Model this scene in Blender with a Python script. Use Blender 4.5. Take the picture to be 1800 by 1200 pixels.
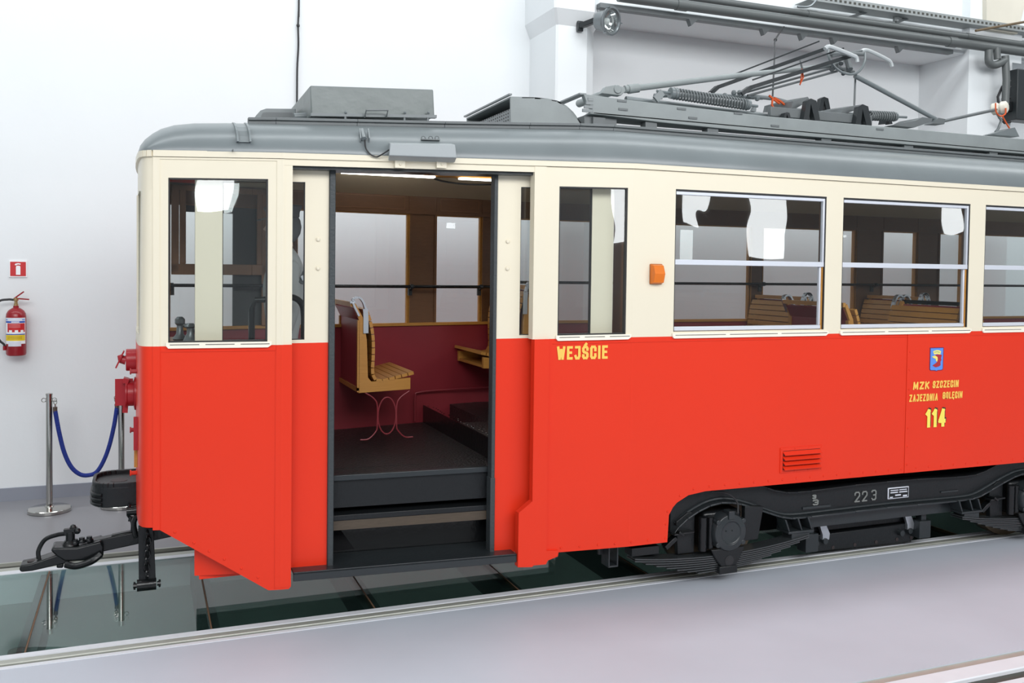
import bpy, bmesh, math, random
from mathutils import Vector, Matrix
random.seed(4)
PI = math.pi
for o in list(bpy.data.objects): bpy.data.objects.remove(o)
SC = bpy.context.scene
COL = SC.collection

# ------------------------------------------------------------------ camera
FPX, PPX, PPY, EYE = 1624.0, 900.0, 525.0, 2.05
def _cam_axes():
    a = Vector(((4956-PPX)/FPX, 0.0, 1.0)).normalized()
    b = Vector(((250-PPX)/FPX, (465-PPY)/FPX, 1.0))
    b = (b - a*a.dot(b)).normalized()
    c = a.cross(b)
    return a, b, c                       # world x, y, z seen in camera axes (right, down, forward)
AX, AY, AZ = _cam_axes()
R_ = Vector((AX[0], AY[0], AZ[0])); D_ = Vector((AX[1], AY[1], AZ[1])); F_ = Vector((AX[2], AY[2], AZ[2]))
cam = bpy.data.cameras.new('camera'); camo = bpy.data.objects.new('camera', cam); COL.objects.link(camo)
cam.sensor_width = 36.0; cam.lens = FPX/1800*36; cam.shift_y = -(600-PPY)/1800
cam.clip_end = 200
m = Matrix.Identity(4)
for i in range(3):
    m[i][0] = R_[i]; m[i][1] = -D_[i]; m[i][2] = -F_[i]
m[2][3] = EYE
camo.matrix_world = m
SC.camera = camo
def at(px, py, Y):
    """the point of the vertical plane y = Y that lies behind a place in the photograph (used as a surveying aid)"""
    r = R_*((px-PPX)/FPX) + D_*((py-PPY)/FPX) + F_
    return Vector((0, 0, EYE)) + r*(Y/r.y)

# ------------------------------------------------------------------ world, lights, exposure
w = bpy.data.worlds.new('hall_daylight'); SC.world = w; w.use_nodes = True
bg = w.node_tree.nodes['Background']; bg.inputs[0].default_value = (0.92, 0.97, 1.0, 1); bg.inputs[1].default_value = 0.56
def area(name, loc, target, sx, sy, power, col=(1, 1, 1)):
    l = bpy.data.lights.new(name, 'AREA'); l.shape = 'RECTANGLE'; l.size = sx; l.size_y = sy; l.energy = power; l.color = col
    o = bpy.data.objects.new(name, l); COL.objects.link(o); o.location = loc
    o.rotation_euler = (Vector(target)-Vector(loc)).to_track_quat('-Z', 'Y').to_euler()
    return o
area('skylight', (2.5, -3.5, 6.4), (3.0, 7.0, 2.4), 15, 3.2, 1500, (0.98, 0.99, 1.0))
area('side_skylight', (-6.5, 0.0, 6.5), (1.0, 6.0, 1.2), 4, 5, 90, (0.95, 0.97, 1.0))
area('rear_wall_fill', (3.5, 5.9, 7.4), (3.5, 8.95, 1.9), 20, 0.9, 520, (0.93, 0.98, 1.0))  # added fill light that brightens the wall behind the tram
area('pit_fill', (-0.6, 5.5, -0.5), (-0.6, 6.8, -1.2), 5.0, 0.12, 5, (0.95, 1.0, 0.98))  # added unseen fill lights so the pit shows through the glass
area('pit_fill', (4.6, 5.5, -0.5), (4.6, 6.8, -1.2), 5.2, 0.12, 7, (0.95, 1.0, 0.98))
SC.view_settings.view_transform = 'Standard'; SC.view_settings.look = 'None'
SC.view_settings.gamma = 1; SC.view_settings.use_curve_mapping = False
SC.view_settings.exposure = -0.5

# ------------------------------------------------------------------ materials
def mat(name, col, rough=0.5, metal=0.0, spec=0.5, var=0.0, vscale=3.0, bump=0.0, bscale=40.0, coat=0.0):
    mt = bpy.data.materials.new(name); mt.use_nodes = True; nt = mt.node_tree
    b = nt.nodes['Principled BSDF']
    b.inputs['Base Color'].default_value = (*col, 1); b.inputs['Roughness'].default_value = rough
    b.inputs['Metallic'].default_value = metal; b.inputs['Specular IOR Level'].default_value = spec
    b.inputs['Coat Weight'].default_value = coat; b.inputs['Coat Roughness'].default_value = 0.12
    tc = nt.nodes.new('ShaderNodeTexCoord')
    if var:
        n = nt.nodes.new('ShaderNodeTexNoise'); n.inputs['Scale'].default_value = vscale; n.inputs['Detail'].default_value = 5
        nt.links.new(tc.outputs['Object'], n.inputs['Vector'])
        mx = nt.nodes.new('ShaderNodeMix'); mx.data_type = 'RGBA'
        mx.inputs[6].default_value = (*[c*(1-var) for c in col], 1); mx.inputs[7].default_value = (*[min(1, c*(1+var)) for c in col], 1)
        nt.links.new(n.outputs['Fac'], mx.inputs[0]); nt.links.new(mx.outputs[2], b.inputs['Base Color'])
    if bump:
        n2 = nt.nodes.new('ShaderNodeTexNoise'); n2.inputs['Scale'].default_value = bscale; n2.inputs['Detail'].default_value = 4
        nt.links.new(tc.outputs['Object'], n2.inputs['Vector'])
        bp = nt.nodes.new('ShaderNodeBump'); bp.inputs['Strength'].default_value = bump; bp.inputs['Distance'].default_value = 0.02
        nt.links.new(n2.outputs['Fac'], bp.inputs['Height']); nt.links.new(bp.outputs['Normal'], b.inputs['Normal'])
    return mt
def wood(name, c1, c2, scale=6.0, axis=(1, 14, 14), rough=0.4):
    mt = mat(name, c1, rough); nt = mt.node_tree; b = nt.nodes['Principled BSDF']
    tc = nt.nodes.new('ShaderNodeTexCoord'); mp = nt.nodes.new('ShaderNodeMapping'); mp.inputs['Scale'].default_value = axis
    n = nt.nodes.new('ShaderNodeTexNoise'); n.inputs['Scale'].default_value = scale; n.inputs['Detail'].default_value = 6; n.inputs['Distortion'].default_value = 1.2
    mx = nt.nodes.new('ShaderNodeMix'); mx.data_type = 'RGBA'; mx.inputs[6].default_value = (*c1, 1); mx.inputs[7].default_value = (*c2, 1)
    nt.links.new(tc.outputs['Object'], mp.inputs[0]); nt.links.new(mp.outputs[0], n.inputs['Vector'])
    nt.links.new(n.outputs['Fac'], mx.inputs[0]); nt.links.new(mx.outputs[2], b.inputs['Base Color'])
    return mt
def glass(name, tint, f0=0.05, wav=0.0, wscale=3.0, rough=0.0):
    """thin clear pane: lets light straight through and mirrors by the angle of view"""
    mt = bpy.data.materials.new(name); mt.use_nodes = True; nt = mt.node_tree
    nt.nodes.remove(nt.nodes['Principled BSDF']); out = nt.nodes['Material Output']
    tr = nt.nodes.new('ShaderNodeBsdfTransparent'); tr.inputs[0].default_value = (*tint, 1)
    gl = nt.nodes.new('ShaderNodeBsdfGlossy'); gl.inputs[0].default_value = (1, 1, 1, 1); gl.inputs['Roughness'].default_value = rough
    lw = nt.nodes.new('ShaderNodeLayerWeight'); lw.inputs[0].default_value = 0.5
    pw = nt.nodes.new('ShaderNodeMath'); pw.operation = 'POWER'; pw.inputs[1].default_value = 5.0
    ml = nt.nodes.new('ShaderNodeMath'); ml.operation = 'MULTIPLY_ADD'; ml.inputs[1].default_value = 1-f0; ml.inputs[2].default_value = f0
    mx = nt.nodes.new('ShaderNodeMixShader')
    nt.links.new(lw.outputs['Facing'], pw.inputs[0]); nt.links.new(pw.outputs[0], ml.inputs[0]); nt.links.new(ml.outputs[0], mx.inputs[0])
    nt.links.new(tr.outputs[0], mx.inputs[1]); nt.links.new(gl.outputs[0], mx.inputs[2]); nt.links.new(mx.outputs[0], out.inputs[0])
    if wav:
        tc = nt.nodes.new('ShaderNodeTexCoord'); n = nt.nodes.new('ShaderNodeTexNoise'); n.inputs['Scale'].default_value = wscale; n.inputs['Detail'].default_value = 1
        bp = nt.nodes.new('ShaderNodeBump'); bp.inputs['Strength'].default_value = wav; bp.inputs['Distance'].default_value = 0.05
        nt.links.new(tc.outputs['Object'], n.inputs['Vector']); nt.links.new(n.outputs['Fac'], bp.inputs['Height']); nt.links.new(bp.outputs['Normal'], gl.inputs['Normal'])
    return mt
def emit(name, col, s):
    mt = bpy.data.materials.new(name); mt.use_nodes = True; nt = mt.node_tree; nt.nodes.remove(nt.nodes['Principled BSDF'])
    e = nt.nodes.new('ShaderNodeEmission'); e.inputs[0].default_value = (*col, 1); e.inputs[1].default_value = s
    nt.links.new(e.outputs[0], nt.nodes['Material Output'].inputs[0]); return mt

RED = mat('red_paint', (0.76, 0.036, 0.011), 0.36, var=0.05, vscale=1.2, spec=0.32, bump=0.02, bscale=3)
DKRED = mat('dark_red_paint', (0.38, 0.012, 0.02), 0.35)
CREAM = mat('cream_paint', (0.80, 0.735, 0.585), 0.36, var=0.03, vscale=1.5, spec=0.4)
SILL = mat('pale_cream_paint', (0.92, 0.87, 0.74), 0.4)
ROOF = mat('grey_roof_paint', (0.175, 0.20, 0.208), 0.3, var=0.2, vscale=2.2, spec=0.6, bump=0.12, bscale=4)
ROOFL = mat('pale_grey_paint', (0.27, 0.298, 0.30), 0.45, var=0.16, vscale=6, bump=0.1, bscale=12)
ROOFD = mat('dark_grey_paint', (0.14, 0.155, 0.16), 0.45, var=0.2, vscale=6)
BLACK = mat('black_paint', (0.007, 0.008, 0.009), 0.24, spec=0.42, bump=0.12, bscale=30)
BLACKM = mat('black_matt_paint', (0.009, 0.0105, 0.012), 0.38, spec=0.38, var=0.2, bump=0.15, bscale=60)
GREYB = mat('dark_steel_paint', (0.022, 0.027, 0.030), 0.28, spec=0.5, bump=0.1, bscale=25)
RUB = mat('grey_rubber', (0.04, 0.048, 0.052), 0.5, bump=0.2, bscale=70)
TREAD = mat('black_tread_plate', (0.012, 0.013, 0.014), 0.33, spec=0.6, bump=1.0, bscale=60)
MAROON = mat('maroon_paint', (0.25, 0.022, 0.032), 0.4, var=0.12, vscale=3)
WOODO = wood('varnished_oak', (0.42, 0.18, 0.030), (0.58, 0.28, 0.06))
WOODD = wood('brown_veneer', (0.115, 0.052, 0.022), (0.19, 0.09, 0.04))
WOODM = wood('frame_wood', (0.20, 0.095, 0.045), (0.32, 0.16, 0.075), axis=(14, 14, 1))
WOODS = wood('worn_board', (0.05, 0.035, 0.024), (0.10, 0.075, 0.05))
BEIGE = mat('ceiling_cream_paint', (0.48, 0.41, 0.28), 0.5)
ALU = mat('pale_aluminium', (0.70, 0.73, 0.80), 0.38, metal=0.25)
STEEL = mat('polished_steel', (0.52, 0.51, 0.48), 0.13, metal=1.0)
TIN = mat('brushed_metal', (0.55, 0.58, 0.62), 0.35, metal=0.85)
RAILM = mat('worn_rail_steel', (0.46, 0.47, 0.42), 0.4, metal=0.35, var=0.15, vscale=8)
FRAMEW = mat('white_floor_frame', (0.74, 0.76, 0.80), 0.4, var=0.06, vscale=9)
WALL = mat('white_plaster', (0.79, 0.82, 0.835), 0.75, var=0.02, vscale=2, bump=0.05, bscale=20)
STONE = mat('beige_plaster', (0.66, 0.62, 0.53), 0.8, var=0.15, vscale=2)
FLOORM = mat('grey_floor_coating', (0.51, 0.545, 0.61), 0.46, var=0.10, vscale=1.3, spec=0.5, bump=0.03, bscale=8)
FLOORB = mat('grey_floor_coating_shaded', (0.25, 0.25, 0.268), 0.33, var=0.06, vscale=1.3, spec=0.5)  # floor coating darkened to stand for the shade behind the tram
BASE = mat('grey_skirting_paint', (0.27, 0.29, 0.34), 0.5)
PITM = mat('green_grey_concrete', (0.30, 0.36, 0.34), 0.8, var=0.2)
GROOVE = mat('dark_groove', (0.05, 0.05, 0.042), 0.6)
PIPE = mat('grey_pipe_plastic', (0.105, 0.115, 0.115), 0.4)
ZINC = mat('zinc_tray', (0.34, 0.36, 0.36), 0.4, metal=0.4)
BLUE = mat('blue_rope', (0.008, 0.028, 0.24), 0.75, bump=0.5, bscale=90)
EXTR = mat('extinguisher_red', (0.30, 0.012, 0.02), 0.25)
SIGNR = mat('sign_red', (0.56, 0.018, 0.022), 0.45)
WHITE = mat('white_print', (0.88, 0.89, 0.9), 0.5)
LBLUE = mat('label_blue', (0.02, 0.09, 0.45), 0.5)
LYEL = mat('label_yellow', (0.80, 0.58, 0.02), 0.5)
YEL = mat('yellow_lettering', (0.93, 0.56, 0.10), 0.5)
YELN = mat('yellow_number', (0.95, 0.78, 0.12), 0.5)
SHADOWB = mat('black_print_and_shade', (0.03, 0.02, 0.02), 0.5)  # black print, also the painted shade under the collector platform
EMBB = mat('emblem_blue', (0.10, 0.27, 0.78), 0.5)
EMBD = mat('emblem_dark_edge', (0.12, 0.02, 0.10), 0.5)
EMBR = mat('emblem_red', (0.42, 0.02, 0.03), 0.5)
EMBY = mat('emblem_yellow', (0.90, 0.75, 0.18), 0.5)
AMBER = mat('amber_lens', (0.74, 0.17, 0.004), 0.25, spec=0.5)
PORC = mat('cream_porcelain', (0.78, 0.74, 0.64), 0.25)
ORANGE = mat('orange_cord', (0.65, 0.10, 0.02), 0.6)
CABLE = mat('black_cable', (0.018, 0.018, 0.02), 0.5)
CHROMEG = mat('cast_grey_metal', (0.20, 0.22, 0.23), 0.3, metal=0.6)
HORN = mat('pale_horn_metal', (0.52, 0.55, 0.56), 0.35, metal=0.2)
UNIF = mat('grey_uniform_cloth', (0.42, 0.44, 0.44), 0.85, bump=0.2, bscale=30)
CAPM = mat('dark_grey_cap_cloth', (0.11, 0.12, 0.125), 0.8)
SKIN = mat('pale_skin', (0.50, 0.34, 0.26), 0.6)
GLASS = glass('window_glass', (0.97, 0.985, 0.98), 0.055, 0.085, 2.2)
GLASSI = glass('rear_window_glass', (0.95, 0.97, 0.97), 0.035)
GLASSF = glass('green_floor_glass', (0.70, 0.81, 0.79), 0.06)
LENSG = glass('lamp_glass', (0.9, 0.92, 0.92), 0.08)
REFL = mat('lamp_reflector', (0.75, 0.75, 0.75), 0.08, metal=1.0)
LAMP = emit('lit_lamp', (1, 0.97, 0.92), 9.0)
DAYWIN = emit('bright_window', (0.95, 0.98, 1.0), 11.0)
TUBEL = emit('tube_lamp', (1, 1, 1), 14.0)

# ------------------------------------------------------------------ mesh building
class MB:
    def __init__(s): s.v = []; s.f = []; s.mi = []
    def add(s, vs, fs, m=0):
        k = len(s.v); s.v += [Vector(p) for p in vs]
        for f in fs: s.f.append([i+k for i in f]); s.mi.append(m)
        return s
    def hexa(s, p, m=0):
        return s.add(p, [(0, 1, 2, 3), (7, 6, 5, 4), (0, 4, 5, 1), (1, 5, 6, 2), (2, 6, 7, 3), (3, 7, 4, 0)], m)
    def box(s, x0, x1, y0, y1, z0, z1, m=0):
        return s.hexa([(x0, y0, z0), (x1, y0, z0), (x1, y1, z0), (x0, y1, z0), (x0, y0, z1), (x1, y0, z1), (x1, y1, z1), (x0, y1, z1)], m)
    def bar(s, a, b, wd, ht, up=(0, 0, 1), m=0):
        a = Vector(a); b = Vector(b); d = (b-a).normalized(); u = Vector(up)
        if abs(d.dot(u)) > .98: u = Vector((0, 1, 0))
        sd = d.cross(u).normalized(); u = sd.cross(d)
        p = [q + sd*i*wd/2 + u*j*ht/2 for q in (a, b) for (i, j) in ((-1, -1), (1, -1), (1, 1), (-1, 1))]
        return s.hexa(p, m)
    def prism(s, pts, vec, m=0):
        n = len(pts); pts = [Vector(p) for p in pts]; vec = Vector(vec)
        fs = [tuple(range(n)), tuple(range(2*n-1, n-1, -1))] + [(i, (i+1) % n, n+(i+1) % n, n+i) for i in range(n)]
        return s.add(pts + [p+vec for p in pts], fs, m)
    def tube(s, pts, r, n=10, closed=False, m=0):
        pts = [Vector(p) for p in pts]; N = len(pts); rings = []
        rr = r if isinstance(r, (list, tuple)) else [r]*N
        def tang(i):
            if closed: return (pts[(i+1) % N]-pts[i-1]).normalized()
            return (pts[min(i+1, N-1)]-pts[max(i-1, 0)]).normalized()
        t = tang(0); u = t.orthogonal().normalized()
        for i in range(N):
            t = tang(i); u = (u - t*u.dot(t))
            u = u.normalized() if u.length > 1e-6 else t.orthogonal().normalized()
            b = t.cross(u)
            rings.append([pts[i] + (u*math.cos(2*PI*k/n)+b*math.sin(2*PI*k/n))*rr[i] for k in range(n)])
        vs = [p for q in rings for p in q]; fs = []
        for i in range(N if closed else N-1):
            j = (i+1) % N
            for k in range(n): fs.append((i*n+k, i*n+(k+1) % n, j*n+(k+1) % n, j*n+k))
        if not closed: fs += [tuple(range(n-1, -1, -1)), tuple((N-1)*n+k for k in range(n))]
        return s.add(vs, fs, m)
    def lathe(s, prof, org, axis=(0, 0, 1), n=24, m=0):
        org = Vector(org); a = Vector(axis).normalized(); u = a.orthogonal().normalized(); b = a.cross(u); vs = []; fs = []
        for (r, h) in prof:
            for k in range(n): vs.append(org + a*h + (u*math.cos(2*PI*k/n)+b*math.sin(2*PI*k/n))*max(r, 1e-4))
        L = len(prof)
        for i in range(L-1):
            for k in range(n): fs.append((i*n+k, i*n+(k+1) % n, (i+1)*n+(k+1) % n, (i+1)*n+k))
        fs += [tuple(range(n-1, -1, -1)), tuple((L-1)*n+k for k in range(n))]
        return s.add(vs, fs, m)
    def cyl(s, a, b, r, n=20, m=0):
        a = Vector(a); b = Vector(b); return s.lathe([(r, 0), (r, (b-a).length)], a, b-a, n, m)
    def ball(s, c, r, n=10, sc=(1, 1, 1), m=0):
        c = Vector(c); vs = []; fs = []; h = n//2
        for i in range(h+1):
            th = PI*i/h
            for k in range(n):
                ph = 2*PI*k/n; rad = max(math.sin(th), 1e-3)
                vs.append(c+Vector((r*sc[0]*rad*math.cos(ph), r*sc[1]*rad*math.sin(ph), r*sc[2]*math.cos(th))))
        for i in range(h):
            for k in range(n): fs.append((i*n+k, i*n+(k+1) % n, (i+1)*n+(k+1) % n, (i+1)*n+k))
        return s.add(vs, fs, m)
    def build(s, name, mats, parent=None, smooth=35, bevel=0.0):
        me = bpy.data.meshes.new(name); me.from_pydata([tuple(p) for p in s.v], [], s.f)
        for mm in (mats if isinstance(mats, (list, tuple)) else [mats]): me.materials.append(mm)
        for p, i in zip(me.polygons, s.mi): p.material_index = i
        bm = bmesh.new(); bm.from_mesh(me); bmesh.ops.recalc_face_normals(bm, faces=bm.faces); bm.to_mesh(me); bm.free()
        if smooth:
            me.polygons.foreach_set('use_smooth', [True]*len(me.polygons)); me.set_sharp_from_angle(angle=math.radians(smooth))
        o = bpy.data.objects.new(name, me); COL.objects.link(o)
        if parent: o.parent = parent
        if bevel:
            b = o.modifiers.new('bevel', 'BEVEL'); b.width = bevel; b.segments = 2; b.limit_method = 'ANGLE'; b.angle_limit = math.radians(40)
        return o
def catmull(pts, k=6, closed=False):
    P = [Vector(p) for p in pts]; N = len(P); out = []
    for i in range(N if closed else N-1):
        p0 = P[i-1] if (closed or i > 0) else P[0]*2-P[1]
        p1 = P[i]; p2 = P[(i+1) % N]
        p3 = P[(i+2) % N] if (closed or i+2 < N) else P[-1]*2-P[-2]
        for j in range(k):
            t = j/k
            out.append(0.5*((2*p1)+(p2-p0)*t+(2*p0-5*p1+4*p2-p3)*t*t+(3*p1-p0-3*p2+p3)*t**3))
    if not closed: out.append(P[-1])
    return out
def tag(o, label, cat, group=None):
    o['label'] = label; o['category'] = cat
    if group: o['group'] = group
    return o
def thing(name, label, cat, loc=(0, 0, 0), group=None):
    o = bpy.data.objects.new(name, None); COL.objects.link(o); o.empty_display_size = .2
    o.location = loc
    return tag(o, label, cat, group)
def struct(o): o['kind'] = 'structure'; return o
# ------------------------------------------------------------------ the shape of the tram's side wall (plan and sag of the front platform)
SX = [-1.0, 0.05, 0.73, 2.27, 2.83, 99.0]; SYv = [5.70, 5.46, 5.30, 5.12, 5.05, 5.05]
def sy(x):
    for i in range(len(SX)-1):
        if x <= SX[i+1]:
            t = (x-SX[i])/(SX[i+1]-SX[i]); return SYv[i]+(SYv[i+1]-SYv[i])*t
    return SYv[-1]
def sag(x): return -0.0138*max(0.0, 2.83-x)
MID = 6.12
def SP(x, z, off=0.0, far=False):
    y = sy(x)+off
    return Vector((x, 2*MID-y if far else y, z+sag(x)))
def _cuts(x0, x1):
    return [x0]+[c for c in SX if x0+1e-4 < c < x1-1e-4]+[x1]
def sbox(mb, x0, x1, z0, z1, o0, o1, m=0, far=False):
    c = _cuts(x0, x1)
    for a, b in zip(c, c[1:]):
        mb.hexa([SP(a, z0, o0, far), SP(b, z0, o0, far), SP(b, z0, o1, far), SP(a, z0, o1, far),
                 SP(a, z1, o0, far), SP(b, z1, o0, far), SP(b, z1, o1, far), SP(a, z1, o1, far)], m)
    return mb
def _clip(poly, xc, keep_less):
    out = []
    for i in range(len(poly)):
        a = poly[i]; b = poly[(i+1) % len(poly)]
        ia = (a[0] <= xc) if keep_less else (a[0] >= xc); ib = (b[0] <= xc) if keep_less else (b[0] >= xc)
        if ia: out.append(a)
        if ia != ib:
            t = (xc-a[0])/(b[0]-a[0]); out.append((xc, a[1]+(b[1]-a[1])*t))
    return out
def spoly(mb, poly, o0, o1, m=0, far=False):
    xs = [p[0] for p in poly]; c = _cuts(min(xs), max(xs))
    for a, b in zip(c, c[1:]):
        q = poly
        if a > min(xs): q = _clip(q, a, False)
        if b < max(xs): q = _clip(q, b, True)
        if len(q) < 3: continue
        n = len(q)
        vs = [SP(x, z, o0, far) for x, z in q]+[SP(x, z, o1, far) for x, z in q]
        mb.add(vs, [tuple(range(n)), tuple(range(2*n-1, n-1, -1))]+[(i, (i+1) % n, n+(i+1) % n, n+i) for i in range(n)], m)
    return mb
def holed(mb, x0, x1, z0, z1, holes, o0, o1, far=False):
    """a wall strip with rectangular openings (x0,x1,z0,z1) that all lie inside it, left to right"""
    x = x0
    for (a, b, c, d) in holes:
        if a > x: sbox(mb, x, a, z0, z1, o0, o1, 0, far)
        if c > z0: sbox(mb, a, b, z0, c, o0, o1, 0, far)
        if d < z1: sbox(mb, a, b, d, z1, o0, o1, 0, far)
        x = b
    if x < x1: sbox(mb, x, x1, z0, z1, o0, o1, 0, far)
    return mb
def rivet(mb, x, z, off=0.0, r=0.009):
    mb.ball(SP(x, z, off), r, 6, (1, 0.7, 1))

# ================================================================== SETTING
X0, X1 = -9.0, 16.0
def slab(name, mt, x0, x1, y0, y1, z0, z1): return struct(MB().box(x0, x1, y0, y1, z0, z1).build(name, mt, smooth=0))
NK = [5.225, 5.251, 5.285, 5.342, 5.391]           # near edge of the pit: pale line, groove, rail, frame, glass
FK = [6.818, 6.885, 6.960, 7.010, 7.065]
slab('floor', FLOORM, X0, X1, 3.60, NK[0]-.012, -.2, 0.0)
slab('floor_front', FLOORM, X0, X1, -9.0, 3.30, -.2, 0.0)
slab('floor_back', FLOORB, X0, X1, FK[4]+.02, 9.0, -.2, 0.0)
slab('wall_back', WALL, X0, X1, 8.95, 9.15, -.2, 7.5)
slab('wall_front', mat('hall_wall_grey', (0.42, 0.43, 0.44), 0.8), -13, 26, -9.2, -9.0, -.2, 5.5)
slab('baseboard_back', BASE, X0, X1, 8.93, 8.95, 0, 0.113)
slab('trim_1', FRAMEW, X0, X1, NK[0]-.012, NK[1]-.006, -.2, 0.003)
slab('trim_2', FRAMEW, X0, X1, NK[3], NK[4]+.004, -.2, 0.004)
slab('trim_3', FRAMEW, X0, X1, FK[0]-.004, FK[1]-.006, -.2, 0.004)
slab('trim_4', GROOVE, X0, X1, NK[1]-.006, NK[2], -.2, -0.02)
slab('trim_5', GROOVE, X0, X1, FK[2], FK[4], -.2, -0.02)
slab('trim_6', RAILM, X0, X1, FK[4], FK[4]+.02, -.2, 0.003)
slab('wall_pit_near', PITM, X0, X1, 5.10, 5.385, -1.7, -0.205)
slab('wall_pit_far', PITM, X0, X1, 6.825, 7.2, -1.7, -0.205)
slab('floor_pit', PITM, X0, X1, 5.38, 6.83, -1.75, -1.6)
# rails: head and web below floor level
tag(MB().box(X0, X1, NK[2], NK[3]-.004, -.14, 0.002).build('tram_rail', RAILM, bevel=.006), 'worn steel rail sunk in the floor along the near edge of the glass pit', 'rail')
tag(MB().box(X0, X1, FK[1]+.002, FK[2], -.14, 0.002).build('tram_rail', RAILM, bevel=.006), 'worn steel rail along the far edge of the glass pit, behind the coupler', 'rail')
# the next track in the right bottom corner
slab('trim_7', RAILM, X0, X1, 3.555, 3.60, -.2, -0.006)
slab('trim_8', FRAMEW, X0, X1, 3.30, 3.345, -.2, 0.0)
slab('trim_9', GROOVE, X0, X1, 3.345, 3.43, -.2, -0.02)
tag(MB().box(X0, X1, 3.43, 3.545, -.14, 0.002).build('tram_rail', FRAMEW, bevel=.006), 'pale rail of the neighbouring track in the bottom right corner of the floor', 'rail')
# glass floor panels and the steel beams under their joints
gx = [-0.574+0.9385*k for k in range(-3, 9)]
gl_lab = ['glass floor panel of the pit, out past the left edge of the view', 'glass floor panel of the pit, cut by the left picture edge',
          'greenish glass floor panel in front of the left stanchion, at the far left',
          'greenish glass floor panel under the coupler bar and the hanging chain', 'dark glass floor panel under the red front skirt of the tram',
          'dark glass floor panel under the left half of the open tram door', 'dark glass floor panel under the right half of the open tram door',
          'dark glass floor panel just left of the tram front wheel', 'dark glass floor panel beside the tram front wheel',
          'dark glass floor panel under the middle of the truck frame', 'dark glass floor panel left of the tram rear wheel', 'dark glass floor panel beside the tram rear wheel']
bm_lab = ['steel joint beam of the glass floor outside the left picture edge', 'steel joint beam of the glass floor left of the picture edge', 'steel joint beam of the glass floor hidden at the left edge',
          'dark steel beam under the glass floor, nearest the left stanchion', 'dark steel beam under the glass floor, at the red skirt corner of the tram',
          'dark steel beam under the glass floor, below the left side of the tram doorway', 'dark steel beam under the glass floor, below the right door post of the tram',
          'dark steel beam under the glass floor, left of the tram front wheel', 'dark steel beam under the glass floor, behind the tram front wheel',
          'dark steel beam under the glass floor, below the middle of the truck', 'dark steel beam under the glass floor, left of the rear wheel', 'dark steel beam under the glass floor, behind the rear wheel']
BEAMM = mat('beam_dark_paint', (0.085, 0.09, 0.09), 0.5)
RUST = mat('rusty_joint', (0.16, 0.085, 0.045), 0.7)
for k in range(1, 11):
    x = gx[k]
    g = MB().box(x+.006, x+.9325, NK[4]+.006, FK[0]-.006, -.022, -.001).build('glass_floor_panel', GLASSF, smooth=0)
    tag(g, gl_lab[k], 'glass panel', 'glass panels of the inspection pit')
    b = MB().box(x-.05, x+.05, NK[4]-.06, FK[0]+.06, -.20, -.024).build('support_beam', BEAMM, smooth=0)
    MB().box(x-.004, x+.004, NK[4]+.01, FK[0]-.01, -.0235, -.001).build('joint_strip', RUST, b, smooth=0)
    tag(b, bm_lab[k], 'beam', 'steel beams under the glass floor')

# concrete beam and columns in front of the back wall
BY0 = 8.32
struct(MB().box(4.16, X1, BY0, 8.95, 4.665, 7.5).build('trim_beam_back', WALL, smooth=0))
struct(MB().box(4.16, X1, BY0-.045, BY0, 4.668, 4.71).build('trim_10', WALL, smooth=0))
def pillar(name, x0, x1, y0, label):
    mb = MB(); c = .14
    pl = [(x0, 8.95), (x0, y0+.02), (x0+.02, y0), (x1-c, y0), (x1, y0+c), (x1, 8.95)]
    mb.prism([(x, y, 0) for x, y in pl], (0, 0, 4.44))
    # flared capital
    e = [(x0-.06, 8.95), (x0-.06, y0-.06), (x0-.04, y0-.08), (x1-c+.04, y0-.08), (x1+.08, y0+c-.04), (x1+.08, 8.95)]
    n = len(pl)
    mb.add([(x, y, 4.44) for x, y in pl]+[(x, y, 4.58) for x, y in e], [tuple(range(n)), tuple(range(2*n-1, n-1, -1))]+[(i, (i+1) % n, n+(i+1) % n, n+i) for i in range(n)])
    mb.prism([(x, y, 4.58) for x, y in e], (0, 0, 3.0))
    o = mb.build(name, WALL, smooth=0); struct(o); o['label'] = label; return o
pillar('trim_column', 3.75, 4.22, 8.28, 'white column with a chamfered edge and flared top behind the tram roof')
o = MB().box(9.05, 9.75, 8.2, 8.95, 0, 4.62).box(9.05, 9.9, 8.2, 8.95, 4.62, 7.5).build('trim_column_right', WALL, smooth=0); struct(o)
o = MB().prism([(9.25, 8.14, 4.95), (9.75, 8.14, 4.95), (9.95, 8.14, 5.6), (9.95, 8.14, 7), (9.15, 8.14, 7)], (0, .06, 0)).build('trim_11', STONE, smooth=0); struct(o)
# the hall behind the photographer, seen in the reflections
for i, (xa, xb, za, zb) in enumerate([(-5.95, -5.25, 3.2, 4.6), (6.13, 6.50, 2.70, 4.6), (12.05, 12.60, 3.2, 4.6), (14.0, 15.05, 2.35, 4.6), (20.3, 20.95, 3.2, 4.6)]):
    struct(MB().box(xa, xb, -9.0, -8.98, za, zb).build('window_%d' % (i+1), DAYWIN, smooth=0))

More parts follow.
